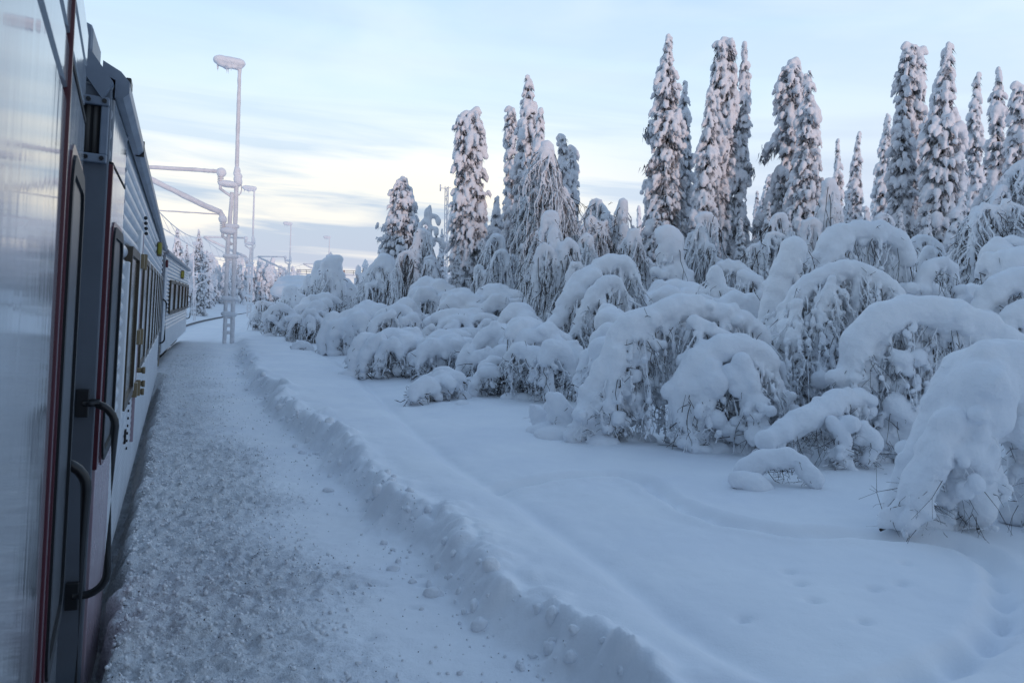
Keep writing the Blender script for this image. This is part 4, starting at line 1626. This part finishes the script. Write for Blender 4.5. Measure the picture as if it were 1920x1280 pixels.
def spruce(px, pt, Y, wpx, label, seed, style='column', stems=None, lean=0.0, arms=(), size=1.0, name='snowy_spruce', base_wide=1.0, dark=1.0, group='snow laden spruces behind the birches'):
    """candle shaped spruce: clumps of snow on short drooping boughs with dark needles between"""
    rng = np.random.default_rng(seed)
    T = P(px, pt, Y)
    zg = gz(T[0], Y) - .05
    H0 = T[2] - zg
    R0 = wpx * .5 * Y / FPX * .84
    org = np.array([T[0] - lean * H0, Y, zg])
    F = Field(8.0, 30)
    bl = Acc()
    tr = Acc()
    leafV = []
    if stems is None:
        stems = [(0, 1.0, 1.0)]
    for sx, hf, rf in stems:
        H, R = H0 * hf, R0 * rf
        wob = rng.uniform(0, 10)

        def axis(z):
            return np.array([sx * R0 * min(1, .35 + z / H) + lean * z + .06 * math.sin(z * .9 + wob), .05 * math.sin(z * 1.1 + wob), z])

        zs = np.linspace(-.1, H - .05, 14)
        tr.tube([axis(z) for z in zs], np.interp(zs / H, [0, .8, 1], [max(.10, R * .26), max(.05, R * .2), .03]), 8)
        z = .3
        while z < H - .05:
            uu = z / H
            if style == 'cone':
                r = R * (1.5 * (1 - uu) ** .85 + .10)
            elif style == 'blunt':
                r = R * (1.22 * base_wide - (.52 + .7 * (base_wide - 1)) * uu) * min(1, ((1 - uu) * 9 + .45)) ** .6
            else:
                r = R * (1.30 * base_wide - (.55 + .75 * (base_wide - 1)) * uu) * min(1, (1 - uu) * 3.2 + .13) ** .8
            r *= 1 + .24 * math.sin(z * 2.1 + wob) * math.sin(z * .77 + wob * 2) + .12 * rng.normal()
            r = max(r, .07)
            rb0 = (.082 + .03 * rng.random()) * size
            nn = max(3, int(2 * math.pi * r / (rb0 * 2.15)))
            ph = rng.random() * 6.28
            for k in range(nn):
                a = ph + k * 6.283 / nn + rng.normal(0, .25)
                rad = r * rng.uniform(.62, 1.1)
                c = axis(z + rng.normal(0, .09)) + np.array([math.cos(a) * rad, math.sin(a) * rad, -.10 * rad])
                miss = rng.random() < (.17 if uu < .85 else .05)
                rb = rb0 * rng.uniform(.55, 1.3) * (1.0 if uu < .9 else .85)
                if rng.random() < .10:
                    rb *= 1.6
                if not miss:
                    ax0 = axis(z)
                    dv = np.array([math.cos(a), math.sin(a), 0])
                    dz = c[2] - ax0[2]
                    F.ball(ax0 + dv * rad * .55 + np.array([0, 0, dz + rb * .5]), rb * .85)
                    F.ball(c, rb, (1, 1, rng.uniform(.9, 1.3)))
                    F.ball(c + dv * rb * .75 - np.array([0, 0, rb * rng.uniform(.8, 1.3)]), rb * rng.uniform(.5, .8), (1, 1, 1.25))
                    if rng.random() < .5:
                        F.ball(c + dv * rb * 1.1 - np.array([0, 0, rb * rng.uniform(1.7, 2.4)]), rb * rng.uniform(.3, .5), (1, 1, 1.4))
                # drooping sprays of needles below the clump
                ns = int((7 if miss else 5) * dark)
                for q in range(ns):
                    aa = a + rng.normal(0, .5)
                    d = np.array([math.cos(aa), math.sin(aa), 0])
                    s = axis(z) * np.array([1, 1, 0]) + np.array([0, 0, c[2] - rb * rng.uniform(.2, 1.2)]) + d * rad * rng.uniform(.6, 1.02)
                    ln = rng.uniform(.14, .34) * size
                    tip = s + d * ln * .55 - np.array([0, 0, ln * .8])
                    sd = np.array([-d[1], d[0], 0]) * rng.uniform(.025, .06)
                    leafV += [s - sd, s + sd, tip]
            z += rb0 * rng.uniform(1.5, 2.1)
        top = axis(H)
        F.chain([axis(H - .5), top - np.array([0, 0, .08])], [.13 * size, .085 * size if style != 'blunt' else .15 * size], .7)
        if style == 'blunt':
            s = 1 if rng.random() < .5 else -1
            F.chain([top - np.array([0, 0, .1]), top + np.array([.16 * s, 0, .02]), top + np.array([.30 * s, 0, -.12])], [.15, .14, .09], .7)
    for (ax_, ay_, az_, ln, ar) in arms:       # stray boughs
        a0 = np.array([lean * az_ * H0, 0, az_ * H0])
        p = np.array([a0, a0 + np.array([ax_ * ln * .5, ay_ * ln * .5, ln * .12]), a0 + np.array([ax_ * ln * .85, ay_ * ln, -.02]), a0 + np.array([ax_ * ln, ay_ * ln, -ln * .35])])
        pc = catmull(p, 5)
        F.chain(pc, np.linspace(ar, ar * .8, len(pc)), .8, random.Random(seed), .3)
        for q in pc:
            for k in range(12):
                s = q + rng.normal(0, .12, 3) - np.array([0, 0, .1])
                sd = rng.normal(0, .03, 3)
                leafV += [s - sd, s + sd, s + np.array([rng.normal(0, .1), rng.normal(0, .1), -.3])]
    root = thing(name, org, label, 'spruce', group)
    vox = max(.045, Y * .0013)
    link('snow_crown', F.mesh('snow_crown', vox, .028, 3.5, None, .012), M_treesnow, root)
    lv = np.array(leafV)
    link('needles', mesh_np('needles', lv, [np.arange(len(lv)).reshape(-1, 3)], False), M_needle, root)
    tr.build('trunk', M_bark, root)
    return root


SP = {}
for key, px, pt, Y, wpx, lab, kw in [
    ('a', 755, 337, 40, 62, 'leaning bushy spruce standing leftmost of the tall trees', dict(style='column', lean=-.02, base_wide=1.75, dark=1.1, size=.85)),
    ('b', 880, 206, 36, 62, 'thick dark spruce with a blunt double top, left of the lacy birch', dict(style='blunt', stems=[(-.34, .985, .70), (.36, 1.0, .72)], base_wide=1.25, dark=1.5)),
    ('c', 932, 368, 38, 36, 'short plump spruce in the gap beside the blunt double-topped spruce', dict(style='column')),
    ('d', 961, 203, 39, 27, 'slim spruce with a hooked top close left of the needle-pointed one', dict(style='blunt', base_wide=1.15)),
    ('e', 993, 140, 36, 44, 'needle-pointed spruce, tallest of the left group', dict(style='column', base_wide=1.35, dark=1.3)),
    ('f', 1015, 200, 34, 34, 'spruce with a slender snowy spire just right of the needle-pointed one', dict(style='column', base_wide=1.2)),
    ('g', 1058, 255, 40, 28, 'slim blunt spruce above the lacy birch, left one of a close pair', dict(style='blunt')),
    ('h', 1077, 276, 41, 24, 'slim blunt spruce above the lacy birch, shorter right one of a close pair', dict(style='blunt')),
    ('i', 1199, 384, 60, 15, 'tiny distant spruce standing alone in the wide gap', dict(style='column')),
    ('j', 1255, 70, 34, 60, 'tallest pointed spruce with big snow pillows, left of the twin columns', dict(style='column', base_wide=1.3, dark=1.4, arms=[(-1, .1, .72, .75, .17), (-1, -.3, .60, .7, .17)])),
    ('k', 1286, 156, 37, 32, 'narrow spruce tucked right behind the tallest pointed spruce', dict(style='column', base_wide=1.2)),
    ('l', 1330, 165, 33, 38, 'rounded slim spruce in front of the great flat-topped spruce', dict(style='column', base_wide=1.25)),
    ('m', 1360, 74, 35, 60, 'great flat-topped spruce with fused twin stems and a knobbed crown', dict(style='blunt', stems=[(-.42, .985, .60), (.30, 1.0, .62)], base_wide=1.2, dark=1.5)),
    ('n', 1396, 88, 35, 30, 'very slim tall spruce close right of the flat-topped one', dict(style='column', base_wide=1.15, arms=[(.7, -.5, .60, .45, .16)])),
    ('o', 1487, 114, 34, 46, 'tall spruce with a snowy side bough reaching left', dict(style='blunt', base_wide=1.5, dark=1.3, arms=[(-1, -.1, .70, 1.1, .15), (-1, 0, .45, 1.3, .18), (-1, .2, .34, 1.7, .18)])),
    ('p', 1517, 141, 32, 44, 'spruce with a rounded tip pressed against the side-boughed one', dict(style='column', base_wide=1.45, arms=[(1, .1, .55, .6, .16)])),
    ('q', 1573, 262, 48, 20, 'small thin spruce, first after the side-boughed pair', dict(style='column')),
    ('r', 1597, 300, 50, 20, 'short pointed spruce leaning on a taller thin neighbour', dict(style='column')),
    ('s', 1611, 247, 48, 24, 'thin pointed spruce, taller of two touching in the gap', dict(style='column')),
    ('t', 1641, 335, 55, 15, 'tiny pointed spruce left of the lone thin one before the right group', dict(style='column')),
    ('u', 1663, 214, 44, 28, 'thin spruce with a bulging middle, left neighbour of the twin column', dict(style='column', base_wide=1.2)),
    ('v', 1710, 86, 32, 56, 'thick twin-topped column spruce, leftmost of the big right group', dict(style='blunt', stems=[(-.30, 1.0, .68), (.48, .985, .50)], base_wide=1.35, dark=1.5)),
    ('w', 1776, 83, 30, 54, 'massive rounded spruce with big snow balls, right of the twin column', dict(style='column', base_wide=1.4, dark=1.4, size=1.12)),
    ('x', 1834, 134, 38, 28, 'slender dark spruce right of the massive rounded one', dict(style='column', base_wide=1.25, dark=1.4)),
    ('y', 1877, 128, 33, 38, 'lumpy pointed spruce second from the right edge', dict(style='column', base_wide=1.2)),
    ('z', 1910, 160, 31, 36, 'rounded spruce cut by the right edge of the view', dict(style='blunt', base_wide=1.2)),
]:
    SP[key] = spruce(px, pt, Y, wpx, lab, 300 + ord(key), **kw)


def copy_spruce(key, px, pt, Y, label, rot, group='distant spruces in the gaps', wid=1.0):
    src = SP[key]
    T = P(px, pt, Y)
    zg = gz(T[0], Y) - .05
    H = T[2] - zg
    Hs = max(v.co.z for v in src.children[0].data.vertices)
    s = H / Hs
    return copy_thing(src, (T[0], Y, zg), (0, 0, rot), (s * wid, s * wid, s), label, group)


FILL = [('e', 1100, 400, 48), ('k', 1125, 430, 50), ('x', 1170, 420, 52), ('c', 1225, 400, 46), ('k', 1310, 300, 42), ('x', 1420, 360, 46), ('e', 1440, 330, 44), ('u', 1550, 340, 50),
        ('s', 1590, 380, 44), ('c', 1625, 390, 46), ('u', 1650, 370, 50), ('e', 1680, 330, 42), ('k', 1745, 260, 42), ('x', 1800, 300, 44), ('e', 1850, 300, 42), ('k', 1895, 260, 44),
        ('c', 905, 400, 46), ('k', 828, 430, 52), ('x', 1040, 350, 46), ('c', 800, 420, 50)]
for i, (k, px, pt, Y) in enumerate(FILL):
    copy_spruce(k, px, pt, Y, 'snowy spruce filling a gap in the row behind the tall spruces', i * 1.7, 'second row spruces half hidden in the gaps')
for i, (k, px, pt, Y) in enumerate([('e', 1190, 425, 30), ('x', 1320, 400, 29), ('s', 1440, 380, 30), ('k', 1560, 405, 30), ('u', 1690, 395, 29), ('c', 1800, 372, 28), ('x', 1120, 445, 31),
                                    ('s', 905, 450, 33), ('k', 858, 462, 34), ('e', 1235, 400, 31), ('s', 1650, 425, 28), ('k', 1740, 400, 27), ('x', 1480, 400, 29), ('u', 1390, 410, 30)]):
    copy_spruce(k, px, pt, Y, 'small snowy spruce standing among the rimed birches before the tall spruces', i * 2.1 + .4, 'small spruces among the birches', 1.15)
for i, (k, px, pt, Y, lab) in enumerate([
    ('e', 333, 430, 80, 'pointed spruce beyond the last coach, left of the far mast'),
    ('x', 351, 455, 95, 'thin spruce beyond the last coach, between two taller ones'),
    ('j', 373, 432, 85, 'bushy tall spruce beyond the last coach, right of the far mast'),
    ('c', 388, 470, 100, 'short round spruce on the far side of the track, left of the nearest mast')]):
    copy_spruce(k, px, pt, Y, lab, i * 1.3, 'spruces across the track')


def open_pine(px, pt, Y, label, seed):
    """thin young pine with few rimed boughs"""
    rng = np.random.default_rng(seed)
    T = P(px, pt, Y)
    zg = gz(T[0], Y) - .05
    H = T[2] - zg
    org = np.array([T[0], Y, zg])
    F = Field(3, 12)
    st = Acc()
    st.tube([(0, 0, 0), (.05, 0, H * .5), (0, 0, H)], [.09, .06, .03], 6)
    F.chain([(0, 0, H * .3), (.05, 0, H * .55), (0, 0, H)], [.09, .08, .06], .7)
    for k in range(16):
        z = H * (.3 + .65 * k / 15)
        a = rng.random() * 6.28
        ln = .95 * (1 - k / 22) * rng.uniform(.6, 1.1)
        d = np.array([math.cos(a), math.sin(a) * .6, 0])
        p = catmull([(0, 0, z), d * ln * .5 + (0, 0, z + .12), d * ln + (0, 0, z + .02), d * ln * 1.12 + (0, 0, z - .25)], 5)
        F.chain(p, np.linspace(.07, .09, len(p)), .8, random.Random(k), .3)
        st.tube(p - np.array([0, 0, .06]), .02, 4, False)
    root = thing('young_pine', org, label, 'pine')
    link('snow_boughs', F.mesh('snow_boughs', .06, .02, 4), M_treesnow, root)
    st.build('stem', M_bark, root)


open_pine(806, 385, 34, 'thin young pine with a few rimed boughs, between the leaning spruce and the lattice mast', 3)


def far_wood():
    """the pale wood on the horizon, one mass"""
    rng = np.random.default_rng(8)
    iv, it = ico(1)
    Vs, Ts, n0 = [], [], 0
    Vd, Td, nd = [], [], 0
    spots = []
    for k in range(420):         # across the track
        Y = rng.uniform(95, 200)
        spots.append((Y * (rng.uniform(300, 560) - 960) / FPX, Y, rng.uniform(3.5, 7.5)))
    for k in range(260):        # along the right, behind the spruces
        Y = rng.uniform(60, 170)
        spots.append((Y * (rng.uniform(580, 2150) - 960) / FPX, Y, rng.uniform(3.5, 5.5)))
    for x, y, H in spots:
        zz = gz(x, y)
        dt, _ = sdist(np.array([[x, y]]), SIDE_S)
        if -9 < dt[0] < 4:
            continue
        R = H * rng.uniform(.10, .2)
        m = 26
        u = rng.random(m)
        a = rng.random(m) * 6.28
        r = R * (1 - u) ** .7 * rng.uniform(.3, 1.1, m)
        c = np.column_stack([x + np.cos(a) * r, y + np.sin(a) * r, zz + H * (.04 + .95 * u)])
        s = H * .05 * rng.uniform(.6, 1.5, m)
        V = c[:, None] + iv[None] * s[:, None, None] * np.array([1, 1, 1.5]) * (1 + .25 * rng.standard_normal((m, len(iv), 1)))
        Vs.append(V.reshape(-1, 3))
        Ts.append((it[None] + (np.arange(m) * len(iv))[:, None, None]).reshape(-1, 3) + n0)
        n0 += m * len(iv)
        k2 = 60
        u = rng.random(k2)
        a = rng.random(k2) * 6.28
        r = R * (1 - u) ** .7 * .9
        b = np.column_stack([x + np.cos(a) * r, y + np.sin(a) * r, zz + H * .92 * u])
        w = np.column_stack([rng.normal(0, .10, k2), rng.normal(0, .10, k2), rng.normal(0, .05, k2)])
        tip = b + np.column_stack([np.cos(a) * .2, np.sin(a) * .2, -.45 * np.ones(k2)])
        Vd.append(np.stack([b - w, b + w, tip], 1).reshape(-1, 3))
        Td.append(np.arange(k2 * 3).reshape(-1, 3) + nd)
        nd += k2 * 3
    V = np.vstack(Vs + Vd)
    me = mesh_np('distant_wood', V, [np.vstack(Ts), np.vstack(Td) + n0], False)
    o = link('distant_wood', me, M_treesnow)
    me.materials.append(M_needle)
    mi = np.zeros(len(me.polygons), np.int32)
    mi[len(np.vstack(Ts)):] = 1
    me.polygons.foreach_set('material_index', mi)
    tag(o, 'pale snow covered wood along the horizon', None, None, 'stuff')
    # forested skyline ridge
    V = []
    xs = np.linspace(-420, 700, 180)
    for x in xs:
        y = 470 + 40 * math.sin(x * .004)
        h = 7.0 + 3.0 * float(vnoise(np.array([[x, 0, 0]]), .015, 3)[0]) + 1.2 * float(vnoise(np.array([[x, 0, 0]]), .12, 4)[0])
        V += [(x, y - 60, 0.5), (x, y - 10, h * .8), (x, y, h), (x, y + 60, 0.5)]
    i = np.arange(len(xs) - 1)[:, None] * 4
    j = np.arange(3)[None]
    Q = np.stack([i + j, i + 4 + j, i + 4 + j + 1, i + j + 1], -1).reshape(-1, 4)
    o = link('snow_ridge', mesh_np('snow_ridge', V, [Q]), M_treesnow)
    tag(o, 'low snowy ridge on the horizon', None, None, 'structure')


far_wood()

# ------------------------------------------------------------------ catenary masts, wires, small structures


def make_mast(label, snow_seed=1):
    root = thing('catenary_mast', (0, 0, 0), label, 'mast', 'snow covered catenary masts')
    rr = random.Random(snow_seed)

    def rough(p, r, n=24):
        p = np.asarray(p, float)
        t = np.linspace(0, 1, n)
        q = np.column_stack([np.interp(t, np.linspace(0, 1, len(p)), p[:, k]) for k in range(3)])
        q = q + np.array([[rr.uniform(-.006, .006) for _ in range(3)] for _ in range(n)])
        return q, [r * rr.uniform(.9, 1.1) for _ in range(n)]
    a = Acc(); q, r = rough([(0, 0, -.2), (0, 0, 7.0), (0, 0, 11.45)], .095, 46)
    a.tube(q, np.array(r) * np.linspace(1.05, .75, len(r)), 10)
    post = a.build('post', M_metalfrost, root)
    a = Acc(); q, r = rough([(.30, 0, -.2), (.27, 0, 4.0), (.16, 0, 6.25)], .085, 30)
    a.tube(q, r, 10)
    a.build('brace_leg', M_metalfrost, root)
    for zz in (.45, .75, 1.1, 1.75, 3.5, 4.75):
        a = Acc()
        a.box(-.08, .38, -.05, .05, zz - .07, zz + .07)
        tp = a.build('tie_plate', M_metalfrost, root, False, .02)
        if zz > 1:
            f = Field(2.6, 12)
            for k in range(5):
                f.ball((-.05 + .1 * k, 0, zz + .12), .11 * rr.uniform(.8, 1.15), (1, 1, .8))
            link('snow_cap', f.mesh('snow_cap', .035, .01), M_snow, tp)
    # lamp head
    a = Acc()
    a.blob((.40, 0, 11.42), .17, 3, 3, .08, (3.0, 1.1, .62))
    lamp = a.build('lamp_head', M_metalfrost, root)
    f = Field(2.6, 12)
    for k in range(9):
        x = -.05 + .115 * k
        f.ball((x, 0, 11.55 + .03 * (k / 8)), .165 * rr.uniform(.92, 1.08), (1, 1.15, .85))
    for k in range(22):
        f.ball((rr.uniform(-.05, .85), rr.uniform(-.12, .12), 11.36 + rr.uniform(-.03, .08)), rr.uniform(.04, .08))
    link('snow_cap', f.mesh('snow_cap', .03, .015, 7), M_snow, lamp)
    a = Acc()
    for k in range(11):
        x = rr.choice([.45, .5, .4, .35, .55, .86, .84, .3])
        x += rr.uniform(-.03, .03)
        y = rr.uniform(-.1, .1)
        ln = rr.uniform(.1, .3)
        a.tube([(x, y, 11.36), (x, y, 11.36 - ln * .6), (x, y, 11.36 - ln)], [.018, .010, .002], 5)
    a.build('icicles', M_frost, lamp)
    # upper and lower cantilever tubes
    a = Acc()
    q, r = rough([(.62, 0, 6.95), (.75, 0, 7.06), (1.4, 0, 7.05), (4.2, 0, 6.95)], .085, 30)
    a.tube(q, r, 10)
    a.build('top_tube', M_metalfrost, root)
    a = Acc()
    q, r = rough([(.48, 0, 5.0), (.5, 0, 5.25), (.62, 0, 5.42), (1.2, 0, 5.62), (4.15, 0, 6.9)], .115, 34)
    a.tube(q, r, 10)
    a.build('strut_tube', M_metalfrost, root)
    a = Acc()
    q, r = rough([(.55, 0, 5.32), (3.6, 0, 5.28)], .03, 14)
    a.tube(q, r, 6)
    a.build('steady_arm', M_metalfrost, root)
    for x, zt in ((.62, 6.95), (.48, 5.02)):
        a = Acc()
        for k in range(4):
            a.tube([(x, 0, zt - .07 - .075 * k), (x, 0, zt - .11 - .075 * k)], .125, 12)
        a.tube([(x, 0, zt + .05), (x, 0, zt - .42)], .05, 8)
        ins = a.build('insulator', M_metalfrost, root)
        f = Field(2.6, 12)
        for k in range(4):
            f.ball((x + rr.uniform(-.05, .1), 0, zt + .08 + rr.uniform(-.03, .06)), .13 * rr.uniform(.8, 1.1))
        link('snow_cap', f.mesh('snow_cap', .03, .012), M_snow, ins)
        a = Acc()
        z0 = zt - .42
        a.tube([(x, 0, z0 + .02), (x, 0, z0 - .2)], .06, 8)
        a.tube([(x, 0, z0), (.0, 0, z0 - .05)], .06, 8)
        a.tube([(x, 0, z0 - .17), (.10, 0, z0 - .50)], .055, 8)
        br = a.build('bracket', M_metalfrost, root)
        f = Field(2.6, 12)
        for k in range(8):
            t = k / 7
            f.ball((x * (1 - t) + .02 * t, 0, z0 + .07 - .03 * t), .115 * rr.uniform(.8, 1.2) * (.75 + .5 * math.sin(3.1 * t)), (1, 1.1, .8))
        link('snow_cap', f.mesh('snow_cap', .035, .012), M_snow, br)
    f = Field(2.6, 12)
    for k in range(9):
        f.ball((rr.uniform(-.12, .03), rr.uniform(-.05, .05), 6.6 + k * .085), .10 * rr.uniform(.8, 1.3))
    link('snow_clump', f.mesh('snow_clump', .035, .012), M_snow, post)
    a = Acc()
    th = np.linspace(-1.8, 1.7, 12)
    a.tube([(-.08 - .13 * math.cos(t), 0, 6.45 + .28 * math.sin(t)) for t in th], .03, 6)
    a.build('cable_loop', M_metalfrost, root)
    return root


MAST = [(435, 636, 34.0), (470, 578, 74.0), (541, 512, 102), (614, 512, 126), (722, 512, 168)]
MAST_XY = []
TOPS = [111, 350, 417, 443, 470]
LAB = ['nearest catenary mast, twin legged with a snow capped lamp and two arms over the track',
       'second catenary mast with a lamp, just right of the nearest mast',
       'third catenary mast, a thin lamp post against the sky by the snowy roof',
       'fourth catenary mast lamp above the bushy rimed birch',
       'farthest catenary mast lamp beside the leaning spruce']
m0 = make_mast(LAB[0])
heads = []
for i, (px, py, Y) in enumerate(MAST):
    T = P(px, 500, Y)
    T0 = P({0: 447, 1: 476, 2: 543, 3: 616, 4: 724}[i], TOPS[i], Y)
    zg = gz(T[0], Y)
    lean = R_(1.3)
    o = m0 if i == 0 else copy_thing(m0, (0, 0, 0), label=LAB[i])
    s = (T0[2] - zg) / 11.7
    j = np.argmin(np.abs(SIDE_S[:, 1] - Y))
    d = SIDE_S[min(j + 1, len(SIDE_S) - 1)] - SIDE_S[max(j - 1, 0)]
    d = d / np.linalg.norm(d)
    ang = math.atan2(d[0], -d[1])          # local x -> left of the track
    lx = np.array([-d[1], d[0]])
    ang = math.atan2(lx[1], lx[0])
    base = P(px, py if i < 2 else 540, Y)
    o.location = (base[0], Y, zg)
    o.rotation_euler = (0, -lean, ang)
    o.scale = (s, s, s)
    heads.append((np.array([base[0], Y, zg]), lx, s))
# one mast on the far side of the track
T = P(363, 440, 74)
zg = gz(T[0], 74)
o = copy_thing(m0, (T[0], 74, zg), (0, 0, R_(-14)), None, 'catenary mast on the far side of the track, behind the last coach')
o.scale = (.62, .62, .62)


def wires():
    for i in range(len(heads) - 1):
        (b0, l0, s0), (b1, l1, s1) = heads[i], heads[i + 1]
        A = b0 + np.array([l0[0] * 4.1, l0[1] * 4.1, 7.0]) * s0
        Bp = b1 + np.array([l1[0] * 4.1, l1[1] * 4.1, 7.0]) * s1
        A2 = b0 + np.array([l0[0] * 3.6, l0[1] * 3.6, 5.25]) * s0
        B2 = b1 + np.array([l1[0] * 3.6, l1[1] * 3.6, 5.25]) * s1
        t = np.linspace(0, 1, 40)[:, None]
        me_ = A + (Bp - A) * t - np.array([0, 0, 1.0]) * (.9 * 4 * t * (1 - t))
        co = A2 + (B2 - A2) * t
        a = Acc()
        a.tube(me_, .028, 6)
        o = a.build('overhead_wire', M_metalfrost)
        nm = ['between the nearest and second masts', 'between the second and third masts', 'between the third and fourth masts', 'between the fourth and farthest masts'][i]
        tag(o, 'rimed overhead wires with droppers ' + nm, 'overhead wire', 'rimed wires above the track')
        a = Acc()
        a.tube(co, .022, 6)
        a.build('contact_wire', M_metalfrost, o)
        for k in range(3, 39, 4):
            a = Acc()
            a.tube([me_[k], co[k]], .014, 4)
            a.build('dropper', M_metalfrost, o)


wires()


def hut():
    Y = 92
    A = P(528, 545, Y)
    Bq = P(600, 545, Y)
    z0 = gz(A[0], Y)
    w = Bq[0] - A[0]
    c = np.array([(A[0] + Bq[0]) / 2, Y, z0])
    root = thing('wooden_hut', c, 'low hut buried under a thick snowy roof, beside the third mast', 'hut')
    eave = P(560, 541, Y)[2] - z0
    ridge = P(560, 521, Y)[2] - z0
    a = Acc()
    a.box(-w / 2 + .3, w / 2 - .3, -2.0, 2.0, 0, eave)
    a.build('wall', M_metalfrost, root, False)
    a = Acc()
    a.add([(-w / 2, -2.5, eave - .05), (w / 2, -2.5, eave - .05), (w / 2, 0, ridge - .5), (-w / 2, 0, ridge - .5), (w / 2, 2.5, eave - .05), (-w / 2, 2.5, eave - .05),
           (-w / 2, -2.5, eave + .06), (w / 2, -2.5, eave + .06), (w / 2, 0, ridge - .39), (-w / 2, 0, ridge - .39), (w / 2, 2.5, eave + .06), (-w / 2, 2.5, eave + .06)],
          [(0, 1, 7, 6), (6, 7, 8, 9), (9, 8, 10, 11), (4, 5, 11, 10), (0, 3, 2, 1), (3, 5, 4, 2)], [(0, 6, 9), (0, 9, 3), (3, 9, 11), (3, 11, 5), (1, 2, 8), (1, 8, 7), (2, 4, 10), (2, 10, 8)])
    rf = a.build('roof', M_metalfrost, root, False)
    f = Field(2.6, 5)
    rr = random.Random(2)
    for k in range(16):
        x = -w / 2 + w * k / 15
        for q in range(5):
            y = -2.4 + 4.8 * q / 4
            zz = ridge - .4 - (ridge - eave) * abs(y) / 2.5
            f.ball((x, y, zz), .5 * rr.uniform(.9, 1.15), (1, 1, .9))
    link('roof_snow', f.mesh('roof_snow', .14, .03, 1.5), M_snow, rf)
    for k in (-.46, .22, .40):
        a = Acc()
        a.box(k * w - .2, k * w + .2, -2.02, -1.9, eave - .75, eave - .25)
        a.build('window', M_dark, root, False)


hut()


def footbridge():
    Y = 135
    A, Bq = P(560, 506, Y), P(700, 507, Y)
    zb = A[2]
    w = Bq[0] - A[0]
    c = np.array([(A[0] + Bq[0]) / 2, Y, gz(A[0], Y)])
    h = zb - c[2]
    root = thing('footbridge', c, 'thin level railing of a distant footbridge behind the rimed birches', 'footbridge')
    a = Acc()
    a.box(-w / 2, w / 2, -1, 1, h - .75, h - .6)
    a.build('deck', M_metalfrost, root, False)
    for zz in (h, h - .3):
        a = Acc()
        a.tube([(-w / 2, -1, zz), (w / 2, -1, zz)], .045, 6)
        a.build('handrail', M_rail, root)
    for k in range(9):
        a = Acc()
        x = -w / 2 + w * k / 8
        red = k in (5,)
        if k in (0, 5, 8):
            a.tube([(x, -1, 0), (x, -1, h + .1)], .10, 6)
            a.build('pillar', M_redpost if red else M_metalfrost, root)
        else:
            a.tube([(x, -1, h - .7), (x, -1, h)], .035, 5)
            a.build('railing_post', M_rail, root)


footbridge()


def radio_mast():
    Y = 62
    T = P(838, 350, Y)
    zg = gz(T[0], Y)
    H = T[2] - zg
    root = thing('lattice_mast', (T[0], Y, zg), 'slim frosted lattice mast with a small side antenna, left of the double dark spruce', 'mast')
    a = Acc()
    for x, y in ((-.13, -.1), (.13, -.1), (0, .14)):
        a.tube([(x, y, 0), (x, y, H)], .04, 6)
    n = int(H / .35)
    for k in range(n):
        z = k * .35
        s = 1 if k % 2 else -1
        a.tube([(-.13 * s, -.1, z), (.13 * s, -.1, z + .35)], .022, 4)
        a.tube([(.13 * s, -.1, z), (0, .14, z + .35)], .022, 4)
    a.build('lattice', M_metalfrost, root)
    a = Acc()
    a.tube([(0, 0, H - .15), (-.55, 0, H - .12)], .03, 6)
    a.tube([(-.5, 0, H - .35), (-.5, 0, H + .15)], .06, 8)
    a.tube([(0, 0, H - .1), (.3, 0, H - .1)], .03, 6)
    a.build('antenna', M_metalfrost, root)


radio_mast()
